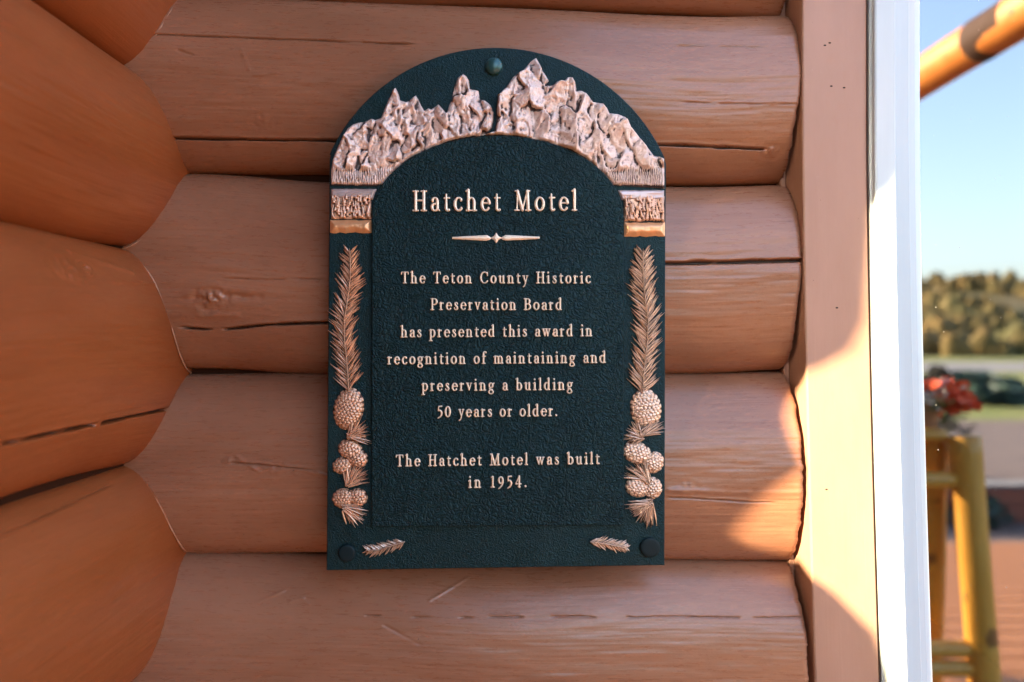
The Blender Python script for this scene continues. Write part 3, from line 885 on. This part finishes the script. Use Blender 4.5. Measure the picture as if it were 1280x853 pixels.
def glyphs():
    d = {}
    d['H'] = (G().stem(.17, 0, 1).stem(.63, 0, 1).foot(.17, 0).foot(.63, 0).foot(.17, .936).foot(.63, .936).S(.17, .52, .63, .52, .036), .80)
    d['M'] = (G().S(.16, .04, .19, .95, .042).S(.19, .95, .47, .06, .078).S(.47, .06, .74, .95, .04).S(.75, .95, .80, .05, .078).foot(.16, 0, .13, .13).foot(.80, 0).S(.06, .968, .2, .968, .032).S(.74, .968, .88, .968, .032), .97)
    d['T'] = (G().stem(.35, 0, 1).foot(.35, 0).S(.05, .965, .65, .965, .035).S(.05, .965, .03, .80, .034).S(.65, .965, .67, .80, .034), .70)
    d['C'] = (G().arc(.44, .5, .35, .475, 42, 318).S(.72, .66, .72, .94, .034).S(.71, .18, .74, .24, .03), .80)
    d['P'] = (G().stem(.16, 0, 1).foot(.16, 0).S(.03, .968, .34, .968, .034).arc(.34, .72, .24, .25, 90, -90).S(.16, .47, .34, .47, .034), .64)
    d['B'] = (G().stem(.16, 0, 1).S(.03, .968, .34, .968, .034).S(.03, .032, .36, .032, .034).arc(.34, .745, .2, .225, 90, -90).arc(.35, .275, .25, .24, 90, -90).S(.16, .52, .36, .52, .034), .70)
    d['a'] = (G().arc(.26, .46, .145, .185, 165, 0, .034, .07).dot(.13, .49, .065).S(.405, .48, .405, .12, .07).S(.405, .10, .52, .03, .055, .03).arc(.26, .19, .16, .165, 70, 330, .036, .075).S(.29, .36, .40, .42, .034), .53)
    d['b'] = (G().stem(.13, .02, 1.06).flag(.13, 1.06).arc(.30, .335, .205, .31, 140, -150), .60)
    d['c'] = (G().arc(.28, .335, .21, .31, 48, 318, .036, .08).dot(.42, .53, .062), .50)
    d['d'] = (G().stem(.44, .02, 1.06).flag(.44, 1.06).S(.44, .04, .56, .04, .034).arc(.27, .335, .205, .31, 40, 330), .62)
    d['e'] = (G().arc(.28, .335, .21, .31, 10, 318, .036, .08).S(.09, .385, .48, .385, .034), .54)
    d['f'] = (G().stem(.17, 0, .88).arc(.31, .88, .14, .16, 180, 50, .036, .07).dot(.39, .97, .06).foot(.17, 0, .13, .16).S(.04, .64, .36, .64, .034), .38)
    d['g'] = (G().arc(.25, .445, .165, .2, 0, 360, .036, .07).S(.15, .27, .11, .15, .034).S(.11, .13, .36, .06, .045, .06).arc(.25, -.13, .2, .155, 60, -240, .036, .06).S(.38, .58, .52, .62, .036, .05), .54)
    def n_like(h):
        q = G().stem(.13, 0, h).flag(.13, h).foot(.13, 0, .12, .13).arc(.29, .42, .17, .225, 170, 0, .034, .07).stem(.46, 0, .47).foot(.46, 0, .12, .13)
        return q
    d['h'] = (n_like(1.06), .63); d['n'] = (n_like(XH), .63)
    d['i'] = (G().stem(.14, 0, XH).flag(.14, XH).foot(.14, 0, .12, .13).dot(.13, .93, .078), .30)
    d['l'] = (G().stem(.14, 0, 1.06).flag(.14, 1.06).foot(.14, 0, .12, .13), .30)
    d['m'] = (G().stem(.13, 0, XH).flag(.13, XH).foot(.13, 0, .11, .12).arc(.285, .42, .16, .225, 170, 0, .034, .07).stem(.445, 0, .47).foot(.445, 0, .11, .12).arc(.60, .42, .16, .225, 170, 0, .034, .07).stem(.76, 0, .47).foot(.76, 0, .11, .12), .92)
    d['o'] = (G().arc(.28, .335, .215, .31, 0, 360, .038, .08), .57)
    d['p'] = (G().stem(.13, -.32, XH).flag(.13, XH).foot(.13, -.34, .13, .15).arc(.30, .335, .205, .31, 140, -140), .60)
    d['r'] = (G().stem(.13, 0, XH).flag(.13, XH).foot(.13, 0, .12, .15).S(.14, .46, .27, .61, .036).dot(.33, .585, .066), .43)
    d['s'] = (G().pl([(.36, .50, .03), (.35, .60, .034), (.24, .645, .036), (.13, .58, .055), (.13, .48, .06), (.22, .375, .072), (.33, .27, .072), (.37, .17, .06), (.32, .06, .05), (.20, .03, .038), (.09, .08, .034), (.07, .20, .03)]), .45)
    d['t'] = (G().S(.17, .12, .17, .80, .07, .045).S(.17, .66, .07, .62, .03).S(.06, .635, .36, .635, .034).arc(.27, .14, .10, .11, 180, 310, .045, .07), .40)
    d['u'] = (G().stem(.13, .18, XH).flag(.13, XH).arc(.29, .22, .16, .19, 180, 340, .036, .07).stem(.45, .02, XH).flag(.45, XH).S(.45, .04, .57, .04, .034), .63)
    d['v'] = (G().S(.10, .62, .27, .06, .068, .05).S(.27, .05, .43, .63, .04).S(.01, .65, .2, .65, .032).S(.35, .65, .51, .65, .032), .53)
    d['w'] = (G().S(.10, .62, .25, .06, .066, .05).S(.25, .05, .40, .60, .038).S(.38, .62, .53, .06, .066, .05).S(.53, .05, .68, .63, .038).S(.01, .65, .2, .65, .032).S(.31, .65, .46, .65, .032).S(.60, .65, .76, .65, .032), .78)
    d['y'] = (G().S(.10, .62, .27, .06, .068, .05).pl([(.44, .63, .038), (.27, .02, .042), (.19, -.22, .042), (.08, -.28, .05)]).S(.01, .65, .2, .65, .032).S(.35, .65, .51, .65, .032), .53)
    d['5'] = (G().S(.15, .93, .45, .95, .045).S(.15, .93, .12, .55, .035).pl([(.12, .55, .035), (.24, .60, .045), (.38, .52, .07), (.44, .36, .078), (.40, .18, .07), (.27, .02, .05), (.10, -.08, .04)]), .56)
    d['0'] = (G().arc(.28, .47, .21, .44, 0, 360, .038, .08), .58)
    d['1'] = (G().stem(.22, 0, .98).S(.08, .88, .21, .94, .036, .05).foot(.22, 0), .46)
    d['9'] = (G().arc(.27, .62, .19, .28, 0, 360, .038, .075).pl([(.46, .62, .075), (.45, .40, .07), (.36, .18, .055), (.20, -.02, .045), (.08, -.10, .035)]), .56)
    d['4'] = (G().S(.36, .0, .36, .95, .07).S(.36, .97, .05, .30, .036).S(.05, .28, .54, .28, .038).foot(.36, 0, .1, .1), .58)
    d['.'] = (G().dot(.12, .07, .085), .26)
    return d
GL = glyphs()
CACHE = {}
def glyph_mesh(ch, weight):
    key = (ch, weight)
    if key in CACHE: return CACHE[key]
    gq, adv = GL[ch]
    st = .026
    xs = np.arange(-.16, 1.06, st); ys = np.arange(1.22, -.52, -st)
    Xg, Yg = np.meshgrid(xs, ys)
    sd = np.full(Xg.shape, -9.0)
    for x0, y0, x1, y1, r0, r1 in gq.seg:
        ex, ey = x1 - x0, y1 - y0
        tq = np.clip(((Xg - x0) * ex + (Yg - y0) * ey) / (ex * ex + ey * ey + 1e-9), 0, 1)
        sd = np.maximum(sd, (r0 + (r1 - r0) * tq) - np.hypot(Xg - x0 - tq * ex, Yg - y0 - tq * ey))
    sd = sd + weight
    H = np.clip(sd, 0, .06) / .06
    A, fc = relief('', sd, H, xs, ys, None, edge=0.0, base=-1.0, xf=True)
    CACHE[key] = (A, fc, adv)
    return CACHE[key]
def text_line(txt, xl, xr, yl, yr, cap, weight, hgt, name):
    """letters from pixel xl to xr; baseline rows yl..yr; cap height in pixels"""
    wsp = .36
    adv = [GL[c][1] if c != ' ' else wsp for c in txt]
    n = len(txt)
    # condense glyphs a little, then let the tracking fill the measured width
    nat = sum(adv) * cap * WCON
    track = ((xr - xl) - nat) / (n - 1)
    V, Fc = [], []
    x = xl - .02 * cap
    for c, a in zip(txt, adv):
        if c != ' ':
            A, fc, _ = glyph_mesh(c, weight)
            o = len(V)
            px = x + A[:, 0] * cap * WCON
            base = yl + (yr - yl) * (px - xl) / (xr - xl)
            py = base - A[:, 1] * cap
            h = np.where(A[:, 2] < -.5, -.0003, hgt * (.62 + .38 * np.clip(A[:, 2], 0, 1)))
            V += list(zip(px, py, .0054 + h)); Fc += [[i + o for i in f] for f in fc]
        x += a * cap * WCON + track
    A = np.array(V)
    return set_polish(mesh_obj(name, plq(A[:, 0], A[:, 1], A[:, 2]), Fc, M_LETTER, plaque), [.25 if q[2] < .0055 else .8 for q in V])
WCON = .86
text_line('Hatchet Motel', 517, 721, 265.5, 265, 25.5, .004, .0026, 'title_lettering')
WCON = .92
for txt, xl, xr, yl, yr in [('The Teton County Historic', 502.5, 737.5, 355, 355), ('Preservation Board', 539, 702, 388, 388), ('has presented this award in', 502, 739.5, 422, 420.5),
                            ('recognition of maintaining and', 485.5, 756.5, 455.5, 453.5), ('preserving a building', 528, 715, 488.5, 487), ('50 years or older.', 547, 696.5, 521, 519.5),
                            ('The Hatchet Motel was built', 496, 748.5, 582, 579), ('in 1954.', 586, 658.5, 608.5, 607.5)]:
    text_line(txt, xl, xr, yl, yr, 14.3, .014, .0024, 'inscription_lettering')
# ornament under the title
xs, ys, Xg, Yg = grid(563, 289, 677, 310, .5)
sdn = -np.ones_like(Xg) * 9
for pts in ([(565.5, 297.5), (608, 295.2), (612, 297), (614, 299), (612, 301), (608, 302.2), (565.5, 300)], [(674, 297.2), (632, 295), (628, 297), (626, 299), (628, 301), (632, 302), (674, 299.8)], [(620, 292), (623, 296.5), (627.5, 298.8), (623, 301), (620, 305.5), (617, 301), (612.5, 298.8), (617, 296.5)]):
    sdn = np.maximum(sdn, poly_sd(pts, Xg, Yg))
relief('ornament', sdn, .0012 + .001 * np.clip(sdn / 2, 0, 1), xs, ys, M_LETTER, edge=.0012, h0=.0054, base=-.0003)

# ------------------------------------------------------------------ what the pane mirrors: deck, pole furniture, drive, lawn, hills
def ground_mat(name, c0, c1, scale, rough=.85, bmp=.3):
    m, t, b = mat(name, c0, rough)
    a = noise(t, coords(t, (scale, scale, scale), 'Object'), 1.0, 6, .65)
    t.links.new(mixc(t, ramp(t, a, [(.35, g(0)), (.65, g(1))]), c0, c1), b.inputs['Base Color'])
    t.links.new(bump(t, a, bmp, .02), b.inputs['Normal'])
    return m
M_LAWN = ground_mat('dry_lawn', (0.10, 0.13, 0.02), (0.20, 0.19, 0.05), .9)
M_DRIVE = ground_mat('gravel_drive', (0.11, 0.078, 0.07), (0.15, 0.108, 0.095), 3)
M_ROAD = ground_mat('road_asphalt', (0.17, 0.16, 0.165), (0.21, 0.20, 0.20), 2)
M_HILL = ground_mat('sage_hillside', (0.075, 0.07, 0.022), (0.16, 0.11, 0.036), .05)
M_WOOD = ground_mat('autumn_wood', (0.055, 0.058, 0.012), (0.17, 0.10, 0.022), .07)
M_HAZY = ground_mat('far_ridge_painted_haze', (0.10, 0.13, 0.16), (0.13, 0.16, 0.19), .02)  # distance haze is put into the blue grey of the ridge

def sheet(name, x0, x1, y0, y1, z, mtl, **kw):
    return mesh_obj(name, [(x0, y0, z), (x1, y0, z), (x1, y1, z), (x0, y1, z)], [(0, 1, 2, 3)], mtl, **kw)
sheet('lawn', -900, 900, -1500, 200, -.42, M_LAWN, kind='structure')
sheet('driveway', -60, 60, -16, -4.4, -.416, M_DRIVE, kind='structure')
sheet('road', -300, 300, -62, -43, -.412, M_ROAD, kind='structure')
# deck planks
m, t, b = mat('deck_stain', (0.36, 0.15, 0.06), .6)
a_ = noise(t, coords(t, (2.2, 60, 20), 'Object'), 1.0, 5, .6)
t.links.new(mixc(t, ramp(t, a_, [(.3, g(0)), (.7, g(1))]), (0.26, 0.10, 0.035), (0.34, 0.14, 0.05)), b.inputs['Base Color'])
t.links.new(bump(t, a_, .3, .003), b.inputs['Normal'])
M_DECK = m
bm = bmesh.new()
y = -.02
while y > -4.35:
    box(bm, (-1.6, y - .14, -.04), (5.5, y, 0.0), .004); y -= .146
box(bm, (-1.6, -4.37, -.41), (5.5, -.02, -.05))
bm_obj('deck', bm, M_DECK, kind='structure')
m, t, b = mat('red_step_stain', (0.20, 0.055, 0.03), .6); M_STEP = m
bm = bmesh.new(); box(bm, (-1.0, -4.72, -.41), (5.5, -4.38, -.2), .01); bm_obj('deck_step', bm, M_STEP, kind='structure')

def pine_mat(name, c0, c1, rough=.4):
    m, t, b = mat(name, c0, rough)
    a = noise(t, coords(t, (14, 14, 3), 'Object'), 1.0, 5, .6, .6)
    k = noise(t, coords(t, (11, 11, 11), 'Object'), 1.0, 1, .5)
    col = mixc(t, ramp(t, a, [(.3, g(0)), (.7, g(1))]), c0, c1)
    col = mixc(t, ramp(t, k, [(.72, g(0)), (.76, g(.8))]), col, (0.14, 0.05, 0.02))
    t.links.new(col, b.inputs['Base Color'])
    t.links.new(bump(t, a, .15, .004), b.inputs['Normal'])
    return m
M_POLE = pine_mat('varnished_pine', (0.58, 0.27, 0.035), (0.72, 0.40, 0.085))
M_BEAM = pine_mat('amber_log', (0.55, 0.17, 0.025), (0.66, 0.25, 0.05), .5)
m, t, b = mat('bark_and_band', (0.05, 0.017, 0.006), .8)
a_ = noise(t, coords(t, (40, 40, 40), 'Object'), 1.0, 4, .7); t.links.new(bump(t, a_, .6, .006), b.inputs['Normal'])
M_BARK_AND_BAND = m

bx_ = 1.72; bc = M(1211, 60, 1.82)
beam = thing('porch_beam', (bc.x, 0, bc.z), 'amber peeled log beam of the porch mirrored at the top of the pane', 'beam')
bm = bmesh.new(); log_bm(bm, (bc.x, 0.0, bc.z), (bc.x, -2.75, bc.z), .076, .082, 28, 30, .05, 5); bm_obj('log', bm, M_BEAM, beam, True)
bm = bmesh.new(); log_bm(bm, (bc.x, -1.56, bc.z - .001), (bc.x, -1.75, bc.z - .001), .0815, .082, 28, 20, .07, 8); bm_obj('dark_band', bm, M_BARK_AND_BAND, beam, True)  # dark brown sleeve around the beam
bm = bmesh.new(); log_bm(bm, (bc.x, -2.55, 0.001), (bc.x, -2.55, bc.z - .07), .085, .075, 24, 30, .06, 15); bm_obj('log_post', bm, M_BEAM, beam, True)

# tall log table carrying the flower pot
ct = M(1145, 532, 1.50)
tb = thing('log_table', (ct.x, ct.y, 0), 'tall yellow pine log table on splayed legs mirrored low in the pane', 'table')
ht = ct.z
bm = bmesh.new()
for k in range(5): log_bm(bm, (ct.x - .21, ct.y - .10 + k * .042, ht - .022), (ct.x + .05, ct.y - .10 + k * .042, ht - .022), .022, .022, 14, 8, .04, k)
bm_obj('tabletop', bm, M_POLE, tb, True)
legs = [((.10, .09), (.155, .16)), ((.055, .0), (.065, -.06)), ((-.17, .09), (-.27, .16)), ((-.17, -.10), (-.27, -.2))]
for k, ((ax, ay), (bx2, by2)) in enumerate(legs):
    bm = bmesh.new(); log_bm(bm, (ct.x + bx2, ct.y + by2, 0.001), (ct.x + ax, ct.y + ay, ht - .02), .042, .048, 20, 20, .06, 30 + k); bm_obj('leg', bm, M_POLE, tb, True)
for zz, f in ((ht - .16, .15), (ht - .68, .6), (ht - .74, .64)):
    bm = bmesh.new()
    log_bm(bm, (ct.x - .19 - .08 * f, ct.y + .09 + .06 * f, zz), (ct.x + .05 + .09 * f, ct.y + .09 + .06 * f, zz), .026, .026, 14, 8, .05, 50)
    bm_obj('rung', bm, M_POLE, tb, True)

m, t, b = mat('terracotta', (0.45, 0.20, 0.10), .8); M_POT = m
m, t, b = mat('red_petal', (0.80, 0.11, 0.03), .5); M_RED = m
m, t, b = mat('white_petal', (0.80, 0.74, 0.68), .5); M_WHITE = m
m, t, b = mat('geranium_leaf', (0.05, 0.10, 0.02), .5); M_LEAF = m
pot = thing('flower_pot', (ct.x, ct.y, ht), 'pot of red and white flowers standing on the log table', 'flower pot')
bm = bmesh.new()
bmesh.ops.create_cone(bm, cap_ends=True, segments=28, radius1=.055, radius2=.075, depth=.07, matrix=Matrix.Translation((ct.x, ct.y, ht + .034)))
bmesh.ops.create_cone(bm, cap_ends=True, segments=28, radius1=.082, radius2=.082, depth=.016, matrix=Matrix.Translation((ct.x, ct.y, ht + .072)))
bm_obj('pot', bm, M_POT, pot)
def petals(name, mm, cc, spread, cnt, rr0):
    bm = bmesh.new()
    for _ in range(cnt):
        c2 = cc + Vector((random.gauss(0, spread), random.gauss(0, spread), random.gauss(0, spread * .7)))
        q = Vector((random.gauss(0, 1), random.gauss(0, 1), random.gauss(.6, 1))).normalized().to_track_quat('Z', 'Y')
        rr = rr0 * random.uniform(.7, 1.2)
        vs = [bm.verts.new(c2 + q @ Vector((math.cos(a) * rr, math.sin(a) * rr, .004 * math.cos(2 * a)))) for a in np.linspace(0, 2 * math.pi, 8)[:-1]]
        bm.faces.new(vs)
    bm_obj(name, bm, mm, pot)
petals('foliage', M_LEAF, Vector((ct.x - .02, ct.y - .02, ht + .07)), .042, 90, .022)
for k in range(14):
    a = k * 2.4
    petals('blossom', M_RED if k % 3 else M_WHITE, Vector((ct.x + .035 + .10 * math.cos(a) * math.sqrt((k + 1) / 14), ct.y + .03 + .07 * math.sin(a) * math.sqrt((k + 1) / 14), ht + .105 + random.uniform(-.045, .035))), .020, 34, .017)

te = thing('timber_edging', (1.8, -6.6, -.416), 'red brown stacked timber edging between the deck and the grey drive', 'edging')
for k in range(2):
    bm = bmesh.new(); box(bm, (-2.5, -6.75 + k * .01, -.414 + k * .185), (9.0, -6.55 + k * .01, -.232 + k * .185), .012); bm_obj('timber', bm, M_STEP, te)
bm = bmesh.new(); box(bm, (-2.5, -6.78, -.043), (9.0, -6.5, -.012), .006); bm_obj('cap_board', bm, M_ROAD, te)
# shrubs by the drive
def shrub(px, py, t_, r, h, mtl, label, seed, n=900):
    rnd = random.Random(seed)
    c = M(px, py, t_)
    o = thing('shrub', (c.x, c.y, -.41), label, 'shrub')
    bm = bmesh.new()
    for _ in range(n):
        a = rnd.uniform(0, 6.283); rr = r * math.sqrt(rnd.random()); zz = h * rnd.random()
        rr *= math.sin(math.pi * min(1, .18 + .8 * zz / h)) ** .6
        q = Vector((rnd.gauss(0, 1), rnd.gauss(0, 1), rnd.gauss(.3, 1))).normalized().to_track_quat('Z', 'Y')
        s = r * .16 * rnd.uniform(.6, 1.3)
        vs = [bm.verts.new(Vector((c.x + rr * math.cos(a), c.y + rr * math.sin(a), -.41 + zz)) + q @ Vector((x_ * s, y_ * s, 0))) for x_, y_ in ((-1, 0), (0, -.5), (1, 0), (0, .5))]
        bm.faces.new(vs)
    bm_obj('foliage', bm, mtl, o)
    bm = bmesh.new()
    for k in range(5):
        a = k * 1.3; log_bm(bm, (c.x + .05 * math.cos(a), c.y + .05 * math.sin(a), -.415), (c.x + r * .4 * math.cos(a), c.y + r * .4 * math.sin(a), -.41 + h * .7), .02, .008, 8, 4, .1, k)
    bm_obj('stem', bm, M_BARK_AND_BAND, o)
m, t, b = mat('dark_leaf', (0.030, 0.028, 0.020), .6); M_DLEAF = m
m, t, b = mat('bluegreen_leaf', (0.02, 0.055, 0.045), .6); M_BLEAF = m
shrub(1172, 480, 9.0, .42, 1.55, M_DLEAF, 'dark brown shrub by the drive, behind the flowers in the pane', 3)
shrub(1220, 535, 6.5, .32, .30, M_BLEAF, 'low blue green shrub at the edge of the drive', 4, 400)
shrub(1215, 475, 21, 1.6, .9, M_BLEAF, 'broad dark green shrub out on the lawn', 5, 900)

# hillside, woodland and the far ridge
def terrain(name, x0, x1, y0, y1, nx, ny, hfun, mtl):
    xs = np.linspace(x0, x1, nx); ys = np.linspace(y0, y1, ny)
    Xg, Yg = np.meshgrid(xs, ys, indexing='ij')
    Zg = hfun(Xg, Yg)
    idx = np.arange(nx * ny).reshape(nx, ny)
    fc = np.stack([idx[:-1, :-1], idx[1:, :-1], idx[1:, 1:], idx[:-1, 1:]], -1).reshape(-1, 4)
    mesh_obj(name, np.stack([Xg, Yg, Zg], -1).reshape(-1, 3), fc, mtl, None, True, kind='structure')
def hill_h(x, y):
    q = np.clip((-y - 80) / 170, 0, None)
    return -.6 + 20.5 * smooth(0, 1, q) * (1 + .55 * fbm(x * .016, y * .016, 3, 4)) + 1.2 * fbm(x * .06, y * .06, 5, 3) * (q > 0)
terrain('hillside', -420, 520, -330, -75, 120, 50, hill_h, M_HILL)
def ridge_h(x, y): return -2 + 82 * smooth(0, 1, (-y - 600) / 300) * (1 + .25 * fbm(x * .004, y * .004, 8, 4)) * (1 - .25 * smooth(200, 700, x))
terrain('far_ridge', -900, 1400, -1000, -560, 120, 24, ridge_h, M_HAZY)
tb_ = bmesh.new(); bmesh.ops.create_icosphere(tb_, subdivisions=2, radius=1)
tv = np.array([v.co[:] for v in tb_.verts]); tf = np.array([[v.index for v in f.verts] for f in tb_.faces]); tb_.free()
rs = np.random.RandomState(5)
yy = -rs.uniform(84, 250, 3000); xx = rs.uniform(-.15, 1.15, 3000) * -yy
keep = vnoise(xx * .05, yy * .05, 2) + rs.uniform(-.12, .12, 3000) > .47
xx, yy = xx[keep], yy[keep]; n_ = len(xx)
sz = rs.uniform(.5, 1.9, n_); zz = hill_h(xx, yy)
TV = (tv[None] + rs.normal(0, .17, (n_, len(tv), 3))) * np.stack([sz, sz, sz * rs.uniform(.9, 2.0, n_)], -1)[:, None] + np.stack([xx, yy, zz + sz * .5], -1)[:, None]
TF = tf[None] + (np.arange(n_) * len(tv))[:, None, None]
mesh_obj('woodland', TV.reshape(-1, 3), TF.reshape(-1, 3), M_WOOD, label='autumn wood covering the low hillside', cat='wood', kind='stuff')

# ------------------------------------------------------------------ added unseen light blockers: notched screen that shapes the sun patch, front boards, roof
XS = -0.95
def cast(px, py, y):
    p = P(px, py, y); k = (p.x - XS) / -SDIR.x
    q = p + SDIR * k
    return (q.y, q.z)
up = [cast(926, 678, -.035), cast(1006, 588, -.06), cast(985, 525, -.045), cast(984, 480, -.04), cast(1000, 471, -.0625), cast(1032, 459, -.0625), cast(1066, 440, -.0625), cast(1084, 405, -.0625), cast(1090, 262, -.066), cast(1120, 238, -.07), cast(1200, 150, -.05)]
dn = [cast(926, 678, -.035), cast(995, 697, -.03), cast(1040, 737, -.0625), cast(1097, 793, -.0625), cast(1112, 850, -.07), cast(1200, 960, -.05)]
def panel(bm, pts, th=.03):
    a = [bm.verts.new((XS, q[0], q[1])) for q in pts]; c = [bm.verts.new((XS - th, q[0], q[1])) for q in pts]
    n = len(a)
    bm.faces.new(a); bm.faces.new(c[::-1])
    for i in range(n): bm.faces.new((a[i], c[i], c[(i + 1) % n], a[(i + 1) % n]))
scr = thing('added_sun_screen', (XS, -1.0, 0), 'unseen brown screen added at the left to cut the sun into a wedge shaped patch', 'light blocker')  # added only to shape the sun patch on the casing and logs
ytop = Z0 + 1.6
yin = up[0][0] + .30
bm = bmesh.new(); panel(bm, [(yin, up[0][1] + .002)] + [(q[0], q[1] + .001) for q in up] + [(up[-1][0], ytop), (yin, ytop)]); bm_obj('upper_board', bm, M_BLOCKER, scr)
bm = bmesh.new(); panel(bm, [(yin, dn[0][1] - .002)] + [(q[0], q[1] - .001) for q in dn] + [(dn[-1][0], 0.001), (yin, 0.001)]); bm_obj('lower_board', bm, M_BLOCKER, scr)
ye = up[-1][0] - .001
bm = bmesh.new()
for k in range(9): box(bm, (XS - .03, -2.24, .001 + k * .29), (.06, -2.20, .285 + k * .29), .004)
bm_obj('front_blocker', bm, M_BLOCKER, scr)  # unseen boards added to block light from the front left
bm = bmesh.new(); panel(bm, [(ye, 0.001), (ye, ytop), (-2.62, ytop), (-2.62, 0.001)]); bm_obj('solid_board', bm, M_BLOCKER, scr)
rf = thing('added_sky_blocker', (-.4, -1.5, 2.62), 'unseen brown boards added above the corner to keep sky light off the left', 'roof')
bm = bmesh.new()
for k in range(20): box(bm, (-1.2, -.10 - k * .15 - .146, 2.62), (.12, -.10 - k * .15, 2.66), .004)
bm_obj('sky_blocker_boards', bm, M_BLOCKER, rf)  # added overhead, with its logs, to darken the left of the wall
for xx in (-1.1, -.5, .05):
    bm = bmesh.new(); log_bm(bm, (xx, -.06, 2.71), (xx, -3.1, 2.71), .05, .05, 16, 12, .05, 3); bm_obj('sky_blocker_log', bm, M_BLOCKER, rf, True)
